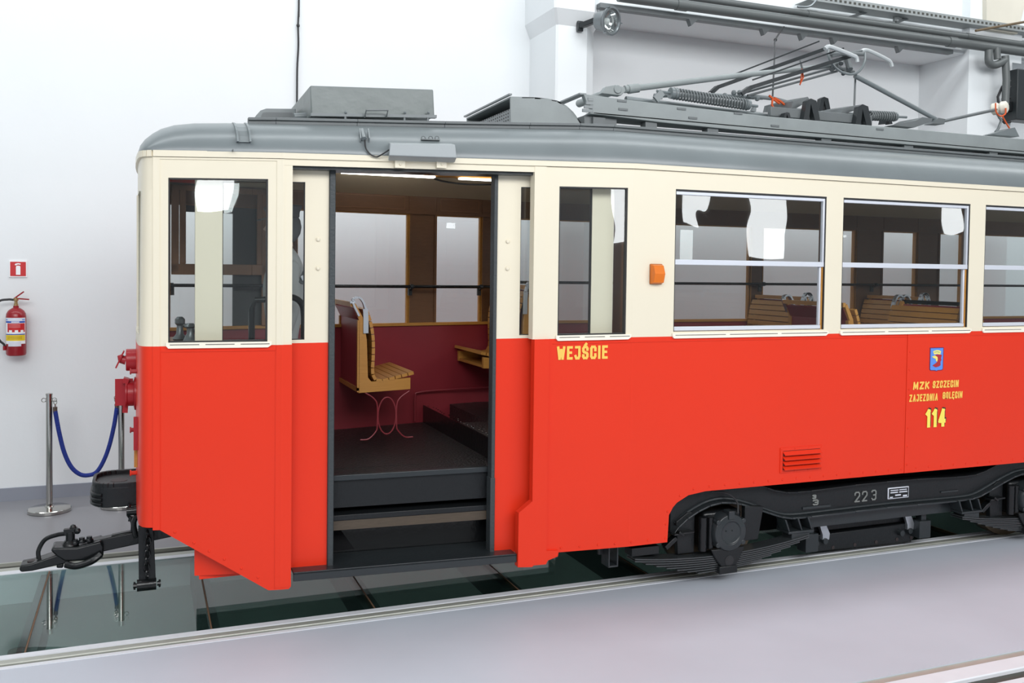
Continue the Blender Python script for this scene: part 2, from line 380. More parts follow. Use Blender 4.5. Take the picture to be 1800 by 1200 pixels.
# ------------------------------------------------------------------ stanchions and rope
def stanchion(x, y, label):
    t = thing('stanchion', label, 'stanchion', (x, y, 0), 'rope stanchions')
    MB().lathe([(.155, 0), (.165, .004), (.165, .026), (.16, .032), (.10, .036), (.035, .04), (.03, .05)], (0, 0, 0), n=40).build('base_plate', STEEL, t)
    MB().lathe([(.025, .04), (.025, .965), (.027, .966), (.027, .978), (.022, .98)], (0, 0, 0), n=24).build('post', STEEL, t)
    for s in (-1, 1):
        e = MB()
        e.tube([(s*(.04+.016*math.cos(a)), 0, .925+.016*math.sin(a)) for a in [2*PI*i/14 for i in range(14)]], .0035, 6, True)
        e.build('ring', STEEL, t)
    return t
p1 = at(87, 897, 8.46); p2 = at(213.5, 889, 8.45)
stanchion(p1.x, 8.46, 'polished steel stanchion at the left end of the blue rope')
stanchion(p2.x, 8.45, 'polished steel stanchion partly hidden behind the black tram buffer')
t = thing('barrier_rope', 'blue rope hanging between the two polished stanchions', 'rope', (p1.x, 8.455, .93))
a = Vector((.045, 0, -.0)); b = Vector((p2.x-p1.x-.045, 0, 0))
pts = []
L0 = b.x-a.x
for px, py in [(97, 722), (104, 760), (113, 795), (125, 820), (140, 833), (155, 835), (170, 829), (183, 808), (193, 780), (201, 745), (205.5, 716)]:
    q = at(px, py, 8.455); pts.append(Vector((q.x-p1.x, 0, q.z-.93)))
cp = catmull(pts, 6)
MB().tube(cp, .0175, 12).build('rope', BLUE, t)
for q, s in ((pts[0], a), (pts[-1], b)):
    d = (s-q)
    MB().tube([q-d*.1, q+d*.35], .017, 12).build('end_cap', mat('bronze_cap', (0.16, 0.12, 0.10), .35, .7) if s is a else bpy.data.materials['bronze_cap'], t)
    h = MB(); h.tube([q+d*.35, q+d*.6], .007, 8); h.tube([q+d*.75+Vector((.012*math.cos(k), 0, .018*math.sin(k))) for k in [2*PI*i/12 for i in range(12)]], .004, 6, True)
    h.build('snap_hook', STEEL, t)

# ------------------------------------------------------------------ extinguisher and its sign
def ext():
    c = at(28, 620, 8.82); t = thing('fire_extinguisher', 'red fire extinguisher with colourful label hanging on the white wall', 'fire extinguisher', (c.x, 8.84, 1.263))
    MB().lathe([(.055, 0), (.072, .006), (.078, .02), (.0785, .33), (.074, .36), (.06, .385), (.035, .403), (.022, .41), (.022, .425)], (0, 0, 0), n=32).build('cylinder', EXTR, t)
    n = 14
    def band(z0, z1, a0, a1, r, nm, mt):
        vs = []; fs = []
        for i in range(n+1):
            aa = math.radians(a0+(a1-a0)*i/n)
            for rr in (r, r-.002):
                for z in (z0, z1): vs.append((rr*math.sin(aa), -rr*math.cos(aa), z))
        for i in range(n):
            k = i*4
            fs += [(k, k+4, k+5, k+1), (k+2, k+3, k+7, k+6), (k, k+2, k+6, k+4), (k+1, k+5, k+7, k+3)]
        fs += [(0, 1, 3, 2), (n*4, n*4+2, n*4+3, n*4+1)]
        return MB().add(vs, fs).build(nm, mt, t)
    band(.105, .325, -66, 66, .0800, 'label_panel', WHITE)
    band(.283, .298, -62, 62, .0806, 'label_band', LBLUE)
    band(.302, .318, -62, 62, .0806, 'label_band', mat('label_pale_blue', (.28, .42, .75), .5))
    band(.205, .279, -46, 60, .0806, 'label_band', SIGNR)
    band(.182, .190, -62, 62, .0806, 'label_band', LBLUE)
    band(.132, .181, -62, 62, .0806, 'label_band', LYEL)
    for aa in (-25, 8, 40):
        band(.194, .222, aa-9, aa+9, .0812, 'label_pictogram', WHITE)
    band(.304, .314, -44, 40, .0812, 'label_writing', WHITE)
    band(.287, .294, -20, 24, .0812, 'label_writing', WHITE)
    for z in (.268, .256, .245): band(z, z+.004, -36, 30, .0812, 'label_writing', mat('label_pink', (.7, .25, .25), .5) if z == .268 else bpy.data.materials['label_pink'])
    for z in (.166, .156, .146): band(z, z+.003, -45, 40, .0812, 'label_writing', mat('label_brown', (.35, .25, .02), .5) if z == .166 else bpy.data.materials['label_brown'])
    band(.085, .125, -40, 34, .0812, 'service_tag', mat('service_tag_paper', (.68, .70, .78), .5))
    v = MB(); v.lathe([(.018, .42), (.018, .44), (.013, .445), (.013, .465), (.02, .468), (.02, .49), (.008, .495)], (0, 0, 0), n=16); v.build('valve', mat('brass_valve', (.5, .36, .18), .3, .8), t)
    h = MB(); h.bar((-.015, 0, .485), (.06, 0, .545), .02, .011); h.bar((.0, 0, .487), (.10, 0, .478), .02, .011); h.build('handle', EXTR, t)
    MB().tube(catmull([(-.015, 0, .475), (-.06, 0, .478), (-.13, -.01, .46), (-.175, -.01, .36), (-.165, -.01, .25), (-.125, -.02, .14), (-.09, -.02, .10), (-.085, -.02, .07)], 6), .0095, 10).build('hose', CABLE, t)
    MB().cyl((-.085, -.02, .085), (-.085, -.02, .05), .013, 12).build('nozzle', EXTR, t)
    MB().box(-.03, .03, .075, .108, .30, .36).build('wall_bracket', EXTR, t)
ext()
def sign():
    a = at(17, 459, 8.94); b = at(46.5, 486, 8.94)
    t = thing('fire_extinguisher_sign', 'small square red sign with a white extinguisher symbol on the white wall', 'sign', ((a.x+b.x)/2, 8.944, (a.z+b.z)/2))
    W = (b.x-a.x)/2; Hh = (a.z-b.z)/2
    MB().box(-W-.006, W+.006, -.004, .005, -Hh-.006, Hh+.006).build('board', WHITE, t, bevel=.001)
    MB().box(-W+.004, W-.004, -.006, -.003, -Hh+.004, Hh-.004).build('red_field', SIGNR, t, smooth=0)
    s = MB(); s.prism([(-.016, -.009, -.05), (.018, -.009, -.05), (.018, -.009, .02), (.012, -.009, .028), (-.010, -.009, .028), (-.016, -.009, .02)], (0, .004, 0))
    s.prism([(-.026, -.009, .036), (-.018, -.009, .046), (0, -.009, .05), (.02, -.009, .046), (.018, -.009, .036), (0, -.009, .039), (-.018, -.009, .03)], (0, .004, 0))
    s.build('symbol', WHITE, t, smooth=0)
sign()

# ------------------------------------------------------------------ hanging cable on the left wall
c1 = [at(525.5, -14, 8.92)+Vector((.01, 0, 2.4)), at(525.5, -14, 8.92), at(525, 20, 8.92), at(524, 45, 8.92), at(524.5, 80, 8.92), at(522.5, 120, 8.92), at(522, 175, 8.92), at(521, 240, 8.92)]
t = thing('hanging_cable', 'thin black cable hanging down the white wall behind the grey roof box', 'cable', c1[-1])
MB().tube([p-c1[-1] for p in catmull(c1, 6)], .009, 8).build('cable', CABLE, t)
MB().ball(c1[3]-c1[-1], .016, 10, (1, 1, 1.3)).build('cable_clip', CABLE, t)

# ------------------------------------------------------------------ pipes under the beam
def pipe(label, y, z, r, xa, xb, joints, mt=PIPE):
    t = thing('pipe', label, 'pipe', (xa, y, z), 'pipes along the beam')
    MB().cyl((0, 0, 0), (xb-xa, 0, 0), r, 20).build('tube', mt, t)
    for j in joints: MB().cyl((j-xa, 0, 0), (j-xa+.12, 0, 0), r*1.14, 20).build('joint_sleeve', mt, t)
    return t
pipe('upper dark grey pipe running along the white beam, above the thicker one', 8.16, 4.84, .036, 4.55, X1, [6.65, 8.95])
pipe('thick dark grey pipe running along the white beam, below the upper pipe', 8.05, 4.715, .052, 4.3, X1, [4.95, 8.55])
t = thing('cable_duct', 'flat grey duct along the underside of the white beam behind the pipes', 'duct', (4.16, 8.2, 4.64))
MB().box(0, 4.6, -.04, .04, -.02, .03).build('channel', ROOFD, t, bevel=.004)
for px in (1212, 1340, 1407, 1463, 1578):
    q = at(px, 60, 8.2); MB().prism([(q.x-4.2, -.05, -.02), (q.x-4.1, -.05, -.02), (q.x-4.17, -.05, -.085)], (0, .06, 0)).build('bracket', ROOFD, t, smooth=0)
# perforated cable tray hung above
t = thing('cable_tray', 'perforated zinc cable tray hung above the two pipes at the top right', 'cable tray', (6.6, 8.1, 5.0))
k = MB(); k.box(0, 6, -.015, .0, -.035, .035); k.box(0, 6, 0, .2, -.035, -.03); k.build('tray', ZINC, t, smooth=0)
s = MB()
for i in range(90): s.box(.03+i*.065, .06+i*.065, -.018, -.012, -.012, .012)
s.build('slots', GROOVE, t, smooth=0)
for (a_, b_) in (((1470, 38), (1552, 12)), ((1575, 40), (1615, 24))):
    p = at(*a_, 8.23)-Vector((6.6, 8.1, 5.0)); q = at(*b_, 8.23)-Vector((6.6, 8.1, 5.0))
    MB().bar(p, q, .02, .03).build('strut', ROOFD, t, smooth=0)
for (px, py, hh) in ((1572, 24, .09), (1768, 50, .13)):
    q = at(px, py, 8.24)-Vector((6.6, 8.1, 5.0)); MB().box(q.x-.02, q.x+.02, .11, .14, q.z-hh, q.z+.02).build('hanger', ZINC, t, smooth=0)
pts = [at(1402, 12, 7.95), at(1420, 12, 7.95), at(1430, 6, 7.95), at(1440, -10, 7.95), at(1446, -40, 7.95)]
tag(MB().tube(catmull(pts, 5), .012, 8).build('hooked_rod', CHROMEG), 'thin bent rod hooked above the pipes near the top edge', 'rod')
# drain branch of the lower pipe
t = thing('drain_pipe', 'dark grey branch pipe with elbows dropping from the pipes at the right', 'pipe', at(1768, 180, 8.0))
o0 = at(1768, 180, 8.0)
MB().tube([p-o0 for p in catmull([at(1738, 88, 8.02), at(1739, 110, 8.02), at(1750, 114, 8.02), at(1768, 106, 8.0)], 4)], .045, 14).build('elbow', PIPE, t)
MB().tube([at(1752, 84, 8.02)-o0, at(1753, 104, 8.02)-o0], .04, 14).build('branch', PIPE, t)
MB().tube([at(1767, 98, 8.0)-o0, at(1769, 140, 8.0)-o0, at(1767, 183, 8.0)-o0], .042, 14).build('down_pipe', PIPE, t)
# brown rod at the far right
tag(MB().tube([at(1715, 54, 7.9), at(1815, 36, 7.9)], .014, 8).build('rusty_rod', mat('rust_brown', (.13, .09, .05), .7)), 'rusty brown rod slanting across the column at the top right', 'rod')
# dark equipment box
q0 = at(1774, 212, 8.1); q1 = at(1815, 128, 8.1)
t = thing('equipment_box', 'black box with cables on the column at the right picture edge', 'box', (q0.x, 8.1, q0.z))
MB().box(0, q1.x-q0.x, -.10, .09, 0, q1.z-q0.z).build('case', mat('box_charcoal', (.022, .027, .03), .4), t, bevel=.01)
MB().box(-.10, .0, -.04, .06, .10, .22).build('clamp', BLACKM, t, bevel=.01)
for i, pp in enumerate([[(1776, 142), (1762, 152), (1754, 170), (1756, 190)], [(1776, 152), (1768, 160), (1762, 175)], [(1776, 214), (1766, 216), (1756, 206)], [(1776, 172), (1770, 168), (1766, 186)]]):
    MB().tube([at(x, y, 8.05)-Vector((q0.x, 8.1, q0.z)) for x, y in pp], .015, 8).build('cable', CABLE, t)

# ------------------------------------------------------------------ floodlight on the column
def flood():
    c = at(1073, 37, 7.95); t = thing('floodlight', 'round grey floodlight with a glass front on the white column', 'floodlight', c)
    d = Vector((.45, -1.0, -.18)).normalized()
    MB().lathe([(.05, -.16), (.09, -.14), (.105, -.05), (.125, -.01), (.136, .0), (.136, .02), (.118, .022), (.112, .012), (.108, .004), (.05, -.10), (.0, -.12)], (0, 0, 0), d, 36).build('housing', CHROMEG, t)
    MB().lathe([(.0, -.10), (.05, -.085), (.085, -.05), (.105, -.0), (.10, -.0), (.08, -.045), (.0, -.09)], (0, 0, 0), d, 32).build('reflector', REFL, t)
    MB().ball(d*-.045, .032, 16).build('bulb', mat('pearl_bulb', (.9, .9, .88), .15), t)
    MB().lathe([(.112, .008), (.112, .012)], (0, 0, 0), d, 32).build('lens', LENSG, t)
    a = at(1020, 46, 8.24)-c; b = at(1046, 36, 8.1)-c
    k = MB(); k.bar(a, b, .05, .05); k.bar(b, d*-.15, .05, .05); k.box(a.x-.03, a.x+.03, a.y-.01, a.y+.03, a.z-.05, a.z+.05); k.build('bracket', GREYB, t, bevel=.005)
    for aa in (0.3, 2.4, 4.5):
        u = d.orthogonal().normalized(); v = d.cross(u); p = (u*math.cos(aa)+v*math.sin(aa))*.138
        MB().bar(p-d*.01, p+d*.03, .02, .012).build('clip', CHROMEG, t)
flood()

# ================================================================== THE TRAM
tram = thing('tram_car', 'red and cream tram car with open door standing over the glass pit', 'tram', (4.97, MID, 0))
_o = Vector((4.97, MID, 0))
class TB(MB):
    """mesh of a tram part, drawn in hall coordinates and stored around the tram's origin"""
    def build(s, name, mats, parent=None, **k):
        s.v = [p-_o for p in s.v]
        return MB.build(s, name, mats, parent or tram, **k)
XE = 9.4
WZ = 1.638                                        # waist line between cream and red
# --- walls -----------------------------------------------------------------
mb = TB(); holed(mb, .055, .785, WZ, 2.68, [(.134, .654, 1.657, 2.567)], 0, .045); mb.build('front_upper_panel', CREAM)
mb = TB()
for a, b in ((.055, .090), (.700, .742)): sbox(mb, a, b, WZ, 2.68, -.005, 0)
sbox(mb, .09, .70, 2.668, 2.68, -.005, 0); mb.build('moulding', CREAM)
mb = TB(); spoly(mb, [(.055, .616), (.089, .616), (.665, .245), (.775, .245), (.786, .258), (.786, WZ), (.055, WZ)], 0, .04)
for x, z in ((.17, .60), (.27, .535), (.35, .485), (.43, .435), (.52, .378), (.61, .322)): rivet(mb, x, z)
mb.build('front_lower_panel', RED)
mb = TB(); sbox(mb, .055, .092, .616, WZ, -.005, 0); sbox(mb, .092, .70, 1.606, 1.6095, -.004, 0); sbox(mb, .697, .7005, .25, 1.6095, -.004, 0); sbox(mb, .7005, .786, .258, WZ, -.005, 0)
mb.build('moulding', RED)
mb = TB(); holed(mb, 2.255, 2.83, WZ, 2.68, [(2.348, 2.789, 1.657, 2.563)], 0, .045)
WIN = [(3.128, 4.316), (4.460, 5.628), (5.781, 6.95), (7.10, 8.27)]
holed(mb, 2.83, XE, WZ, 2.68, [(a, b, 1.668, 2.57) for a, b in WIN], 0, .045); mb.build('side_upper_panel', CREAM)
mb = TB(); sbox(mb, 2.19, 2.265, WZ, 2.68, -.006, .06); mb.build('door_post', CREAM)
mb = TB(); spoly(mb, [(2.197, WZ), (2.197, .655), (2.112, .59), (2.112, .259), (2.20, .253), (2.21, .262), (2.287, .262), (2.30, .285), (2.362, .305), (2.369, .34), (2.29, .345), (2.29, WZ)], -.02, .03)
mb.build('door_post_foot', RED)
low = [(2.29, .323), (3.112, .323), (3.121, .497), (3.150, .545), (3.179, .572), (3.263, .613), (3.391, .629)]
low2 = low + [(9.94-x, z) for x, z in reversed(low)] + [(XE, .323), (XE, WZ), (2.29, WZ)]
low2 = [p for p in low2 if p[0] <= XE]
mb = TB()
spoly(mb, [(2.29, .323), (3.112, .323), (3.121, .497), (3.150, .545), (3.179, .572), (3.263, .613), (3.391, .629), (3.391, WZ), (2.29, WZ)], 0, .04)
sbox(mb, 3.391, 5.06, .629, WZ, 0, .04)
for x in (2.39, 2.51, 2.63, 2.74, 2.85, 2.97, 3.095): rivet(mb, x, .35)
for x, z in ((3.098, .44), (3.11, .52), (3.20, .615), (3.30, .652), (3.42, .66)): rivet(mb, x, z)
for i in range(14): rivet(mb, 3.54+i*.115, .66)
mb.build('side_lower_panel', RED)
mb = TB(); sbox(mb, 5.062, 6.55, .629, WZ, -.003, .04); spoly(mb, [(6.55, .629), (6.68, .613), (6.76, .572), (6.82, .497), (6.83, .323), (XE, .323), (XE, WZ), (6.55, WZ)], -.003, .04)
for z in (1.50, 1.37, 1.23, .95, .82, .69): rivet(mb, 5.085, z, -.003)
for i in range(13): rivet(mb, 5.17+i*.12, .66, -.003)
mb.build('side_lower_panel', RED)
mb = TB(); sbox(mb, 2.32, 5.06, 1.606, 1.610, -.004, 0); sbox(mb, 5.06, XE, 1.606, 1.610, -.006, 0); mb.build('moulding', RED)
mb = TB(); sbox(mb, .055, XE, 2.682, 2.716, -.014, .03); mb.build('cornice_strip', CREAM)
mb = TB(); sbox(mb, .742, 2.255, 2.645, 2.685, -.002, .05); mb.build('door_header', CREAM)
# sills
for a, b in ((.122, .675), (2.335, 2.82)) + tuple((a-.012, b+.03) for a, b in WIN):
    mb = TB(); spoly(mb, [(a, 1.640), (a+.012, 1.626), (b-.02, 1.626), (b, 1.640), (b, 1.658), (a, 1.658)], -.014, 0)
    s_ = mb.build('window_sill', SILL)
    mb = TB(); n = 3
    for i in range(n):
        w_ = (b-a)/n; sbox(mb, a+i*w_+.02, a+(i+1)*w_-.012, 1.6445, 1.648, -.0155, -.013)
    o = mb.build('drain_slot', SHADOWB); o.parent = s_
# --- windows -----------------------------------------------------------------
for (a, b, c, d) in ((.134, .654, 1.657, 2.567), (2.348, 2.789, 1.657, 2.563)):
    mb = TB(); r = .008
    sbox(mb, a, b, c, c+r, .004, .03); sbox(mb, a, b, d-r, d, .004, .03); sbox(mb, a, a+r, c, d, .004, .03); sbox(mb, b-r, b, c, d, .004, .03)
    f = mb.build('window_gasket', CABLE)
    mb = TB(); sbox(mb, a+.003, b-.003, c+.003, d-.003, .016, .021); mb.build('pane', GLASS, smooth=0).parent = f
for (a, b) in WIN:
    mb = TB(); zt, zm, zb = 2.57, 2.105, 1.668
    sbox(mb, a, b, zt-.010, zt, .0, .05); sbox(mb, a, a+.006, zb, zt, .002, .05); sbox(mb, b-.008, b, zb, zt, .002, .05); f = mb.build('window_gasket', CABLE)
    mb = TB()
    sbox(mb, a+.004, b-.02, zt-.033, zt-.012, .006, .034); sbox(mb, a+.004, b-.004, zm-.012, zm+.022, .004, .034)
    sbox(mb, b-.020, b-.004, zm, zt-.012, .006, .034); sbox(mb, a+.002, a+.008, zm, zt-.012, .006, .034)
    sh = mb.build('upper_sash', ALU, bevel=.003); sh.parent = f
    mb = TB(); sbox(mb, a+.004, b-.02, zb+.004, zb+.030, .010, .04); sbox(mb, b-.032, b-.018, zb+.03, zm-.012, .016, .04)
    mb.build('lower_frame', ALU, bevel=.003).parent = f
    mb = TB(); sbox(mb, b-.02, b, zb, zm-.012, .012, .046); mb.build('side_lining', WOODO, smooth=0).parent = f
    mb = TB(); sbox(mb, a+.006, b-.02, zm+.02, zt-.03, .018, .023); mb.build('pane', GLASS, smooth=0).parent = f
    mb = TB(); sbox(mb, a+.006, b-.03, zb+.028, zm-.01, .028, .033); mb.build('pane', GLASS, smooth=0).parent = f
# --- nose: rounded corner and front --------------------------------------------
def nose_sec(z, far_half=False):
    dx = .012*max(0, z-1.63)
    half = [(.055, 5.459), (.036, 5.464), (.018, 5.475), (.002, 5.493), (-.010, 5.52), (-.018, 5.56), (-.024, 5.65), (-.032, 5.85), (-.036, 6.12)]
    pl = half+[(x, 2*MID-y) for x, y in reversed(half[:-1])]
    return [Vector((x+(dx if x < .05 else dx*0), y, z+sag(x))) for x, y in pl]
def nose_loft(z0, z1, i0, i1, name, mt, th=.03):
    A = nose_sec(z0)[i0:i1]; B = nose_sec(z1)[i0:i1]; n = len(A); t_ = TB()
    inw = [Vector((th if 2 < i0+i < 14 else th*.6, (th if i0+i < 8 else -th)*(1 if (i0+i < 6 or i0+i > 10) else 0), 0)) for i in range(n)]
    vs = A+B+[p+q for p, q in zip(A, inw)]+[p+q for p, q in zip(B, inw)]
    fs = []
    for i in range(n-1):
        fs += [(i, i+1, n+i+1, n+i), (2*n+i+1, 2*n+i, 3*n+i, 3*n+i+1), (i+1, i, 2*n+i, 2*n+i+1), (n+i, n+i+1, 3*n+i+1, 3*n+i)]
    fs += [(0, n, 3*n, 2*n), (n-1, 2*n-1, 4*n-1, 3*n-1)]
    return t_.add(vs, fs).build(name, mt, smooth=60)
nose_loft(.630, WZ, 0, 17, 'nose_lower_panel', RED)
nose_loft(WZ, 1.70, 0, 17, 'nose_upper_panel', CREAM)
nose_loft(2.50, 2.70, 0, 17, 'nose_header', CREAM)
nose_loft(1.70, 2.50, 0, 6, 'nose_corner_pillar', CREAM)
nose_loft(1.70, 2.50, 11, 17, 'nose_corner_pillar', CREAM)
mb = TB(); mb.box(-.03, .0, 5.92, 5.97, 1.68, 2.46).box(-.03, .0, 6.27, 6.32, 1.68, 2.46); mb.build('windscreen_pillar', CREAM)
for a, b in ((5.56, 5.92), (5.97, 6.27), (6.32, 6.68)):
    mb = TB(); mb.box(-.018, -.012, a, b, 1.67, 2.46); mb.build('windscreen', GLASS, smooth=0)
mb = TB()
A = nose_sec(2.682); 
for i in range(16):
    p, q = A[i], A[i+1]; nrm = (q-p).cross(Vector((0, 0, 1))).normalized()*-1
    if nrm.x > 0 and i < 2: nrm = -nrm
    mb.hexa([p+nrm*.014, q+nrm*.014, q-nrm*.02, p-nrm*.02]+[v+Vector((0, 0, .034)) for v in (p+nrm*.014, q+nrm*.014, q-nrm*.02, p-nrm*.02)])
mb.build('cornice_strip', CREAM)
# fittings on the front: headlamp, sockets, lugs
yF = 5.98
def zf(py, y=yF): return at(238, py, y).z
mb = TB(); zc = zf(632); mb.cyl((-.03, yF, zc), (-.09, yF, zc), .066, 24); h = mb.build('front_lamp', DKRED, bevel=.004)
mb = TB(); mb.tube([(-.09, yF, zc), (-.115, yF, zc+.005), (-.125, yF, zc+.03)], [.03, .026, .014], 12); mb.bar((-.145, yF, zc-.045), (-.10, yF, zc+.055), .07, .008); mb.build('lamp_flap', DKRED).parent = h
mb = TB(); zc = zf(691); mb.lathe([(.10, 0), (.10, .012), (.075, .018), (.075, .05), (.082, .055), (.082, .062)], (-.03, yF, zc), (-1, 0, 0), 28); h = mb.build('coupling_socket', DKRED)
mb = TB(); mb.bar((-.075, yF, zc+.075), (-.105, yF, zc+.085), .09, .03); mb.bar((-.10, yF, zc+.09), (-.10, yF, zc-.07), .10, .012); mb.bar((-.092, yF, zc-.07), (-.095, yF, zc-.115), .03, .012); mb.build('socket_lid', DKRED).parent = h
for py in (652.5, 755, 830.5):
    mb = TB(); z = zf(py, 5.75); mb.cyl((-.02, 5.75, z), (-.058, 5.75, z), .012, 10); mb.cyl((-.058, 5.75, z), (-.066, 5.75, z), .017, 10); mb.build('lug', RED if py > 800 else DKRED)
mb = TB(); mb.box(-.045, -.02, 5.62, 5.66, zf(790, 5.64), zf(733, 5.64)); mb.build('front_bracket', DKRED)
mb = TB(); mb.box(-.043, -.02, 5.68, 5.74, zf(820, 5.7), zf(735, 5.7)); mb.build('front_plate', WOODO)
# --- roof -------------------------------------------------------------------------
def kr(x):
    K = [(-9, .82), (.56, .82), (1.73, .91), (2.6, 1.0), (99, 1.0)]
    for (xa, ka), (xb, kb) in zip(K, K[1:]):
        if x <= xb: return ka+(kb-ka)*(x-xa)/(xb-xa)
prof = [(-.016, 2.714), (-.016, 2.735), (.004, 2.78), (.035, 2.825), (.08, 2.868), (.14, 2.905), (.21, 2.935), (.30, 2.957), (.45, 2.970), (.75, 2.98)]
stn = [(-.030, .0), (-.024, .12), (-.010, .28), (.015, .45), (.055, .62), (.10, .76), (.17, .88), (.28, .955), (.45, .99), (.56, 1), (.73, 1), (1.2, 1), (1.73, 1), (2.27, 1), (2.6, 1), (2.83, 1), (4, 1), (6, 1), (8, 1), (XE, 1)]
cor = [(.055, 0), (.036, .006), (.018, .02), (.0, .045), (-.012, .09), (-.018, .15), (-.026, .32), (-.032, .5)]
rings = []
for x, k in stn:
    y0 = sy(max(x, .055))
    if x < .055:
        for (xa, ya), (xb, yb) in zip(cor, cor[1:]):
            if xb <= x <= xa: y0 = 5.459+ya+(yb-ya)*(xa-x)/(xa-xb)
    half = []
    for o_, z in prof:
        zz = 2.714+(z-2.714)*k*kr(x); f = min(1.0, (MID-y0)/.83)
        yy = y0+o_*f if o_ < .3 else y0+(.3*f)+(o_-.3)/(.45)*(MID-y0-.3*f)*.98
        half.append(Vector((x, min(yy, MID-.002), zz+sag(x))))
    rings.append(half+[Vector((p.x, 2*MID-p.y, p.z)) for p in reversed(half)])
mb = TB(); n = len(rings[0]); fs = []
for i in range(len(rings)-1):
    for k in range(n-1): fs.append((i*n+k, i*n+k+1, (i+1)*n+k+1, (i+1)*n+k))
fs.append(tuple(range(n))); fs.append(tuple((len(rings)-1)*n+k for k in range(n)))
mb.add([p for r in rings for p in r], fs)
roof = mb.build('roof', ROOF, smooth=50)
def rsub(mbx, name, mt, **k):
    o = mbx.build(name, mt, **k); o.parent = roof; return o
mb = TB()
def rb(z0, z1, o0, o1, far=False):
    c = [.575, .73, 1.2, 1.73, 2.27, 2.6, 2.83, XE]
    for a, b in zip(c, c[1:]):
        za, zb = (2.957-2.714)*(kr(a)-1), (2.957-2.714)*(kr(b)-1)
        mb.hexa([SP(a, z0+za, o0, far), SP(b, z0+zb, o0, far), SP(b, z0+zb, o1, far), SP(a, z0+za, o1, far), SP(a, z1+za, o0, far), SP(b, z1+zb, o0, far), SP(b, z1+zb, o1, far), SP(a, z1+za, o1, far)])
rb(2.953, 2.992, .285, .315); rb(2.975, 2.992, .27, .285); rb(2.953, 2.992, .285, .315, True); rsub(mb, 'roof_edge_board', ROOFD, bevel=.003)
# strap / downpipe bracket at the step of the roof
mb = TB()
def cove(x, push): return [SP(x, 2.714+(z-2.714)*kr(x), o_-push) for o_, z in prof[2:8]]
for (xa, xb, ps, th) in ((.485, .495, .055, .0), (.551, .561, .055, .0), (.495, .551, .012, .0)):
    P, Q = cove(xa, ps), cove(xb, ps); P2, Q2 = cove(xa, -.02), cove(xb, -.02); n = len(P)
    for i in range(n-1): mb.hexa([P[i], Q[i], Q2[i], P2[i], P[i+1], Q[i+1], Q2[i+1], P2[i+1]])
rsub(mb, 'roof_strap', ROOF, smooth=0)
mb = TB(); mb.box(.462, .466, 5.30, 5.36, 2.68, 2.69)
for a_, b_ in zip(cove(.492, .004), cove(.492, .004)[1:]): mb.bar(a_, b_, .006, .006)
rsub(mb, 'roof_seam', ROOFD)
# roof box over the front platform
yb = 5.62
def rx(px, py, y=yb): return at(px, py, y)
mb = TB(); a = rx(545, 150); b = rx(762, 157); c = rx(764, 206); d = rx(547, 203)
yb2 = 6.5
top = [(a.x, yb, a.z), (b.x, yb, b.z), (b.x, yb2, b.z-.02), (a.x, yb2, a.z-.02)]
mid1 = [(a.x, yb-.012, (a.z+d.z)/2), (b.x+.004, yb-.012, (b.z+c.z)/2)]
mb.hexa([(d.x, yb, d.z), (c.x, yb, c.z), (c.x, yb2, c.z), (d.x, yb2, d.z)]+top)
bx = mb.build('resistor_cover', mat('dented_grey_paint', (.19, .215, .21), .4, var=.14, vscale=5, bump=.35, bscale=7), bevel=.008)
mb = TB(); mb.hexa([(d.x-.004, yb-.02, d.z-.006), (c.x+.008, yb-.02, c.z-.006), (c.x+.008, yb+.02, c.z-.006), (d.x-.004, yb+.02, d.z-.006), (d.x-.004, yb-.02, d.z+.012), (c.x+.008, yb-.02, c.z+.012), (c.x+.008, yb+.02, c.z+.012), (d.x-.004, yb+.02, d.z+.012)])
mb.build('cover_flange', ROOF, smooth=0).parent = bx
mb = TB(); hp = [rx(641, 206, yb-.03), rx(644, 193.5, yb-.06), rx(682, 193.5, yb-.06), rx(679, 206, yb-.03)]; mb.tube(hp, .006, 8); mb.build('grab_handle', ROOFD).parent = bx
mb = TB()
for px in (607, 711, 752):
    p = rx(px, 207, yb-.01); mb.cyl((p.x, p.y, p.z-.05), (p.x, p.y, p.z+.02), .008, 8); mb.ball((p.x, p.y-.012, p.z+.03), .009, 8)
mb.build('bolt', ROOF).parent = bx
mb = TB(); p = rx(517, 205, 5.8); q = rx(546, 203.5, 5.8); mb.cyl(p, q, .021, 14); mb.build('conduit', ROOF)
mb = TB(); Y = 6.05
prs = [(444, 212), (450, 203), (458, 194), (468, 190.5), (520, 191), (520, 212)]
mb.prism([at(x, y, Y) for x, y in prs], (0, .5, -.0)); h = mb.build('roof_vent', ROOF, bevel=.004)
mb = TB(); mb.prism([at(x, y, Y-.004) for x, y in [(456, 210), (462, 198), (468, 197), (514, 198), (516, 210)]], (0, .006, 0)); mb.build('vent_opening', ROOFD, smooth=0).parent = h
# scoop vent
yv = 5.62; yv2 = 6.5
fr = [rx(897.5, 169.5, yv), rx(940, 171, yv), rx(962, 173, yv), rx(980, 177, yv), rx(995, 185, yv), rx(1008, 197, yv), rx(1024, 219, yv), rx(898, 219, yv)]
mb = TB(); mb.prism(fr, (0, .014, 0)); 
bk = [Vector((p.x, yv2, p.z-.01)) for p in fr]
mb.prism(bk, (0, -.014, 0))
for i in range(0, 6): mb.hexa([fr[i], fr[i+1], bk[i+1], bk[i], fr[i]+Vector((0, 0, -.01)), fr[i+1]+Vector((-.008, 0, -.006)), bk[i+1]+Vector((-.008, 0, -.006)), bk[i]+Vector((0, 0, -.01))])
sc = mb.build('scoop_vent', ROOFL)
e = rx(896.5, 166, yv-.004)
mb = TB(); mb.bar((e.x, yv-.015, e.z), (e.x, yv2+.02, e.z-.01), .02, .010); mb.build('vent_rim', ROOF).parent = sc
x_ = fr[0].x; zt_ = fr[0].z; zb_ = fr[-1].z
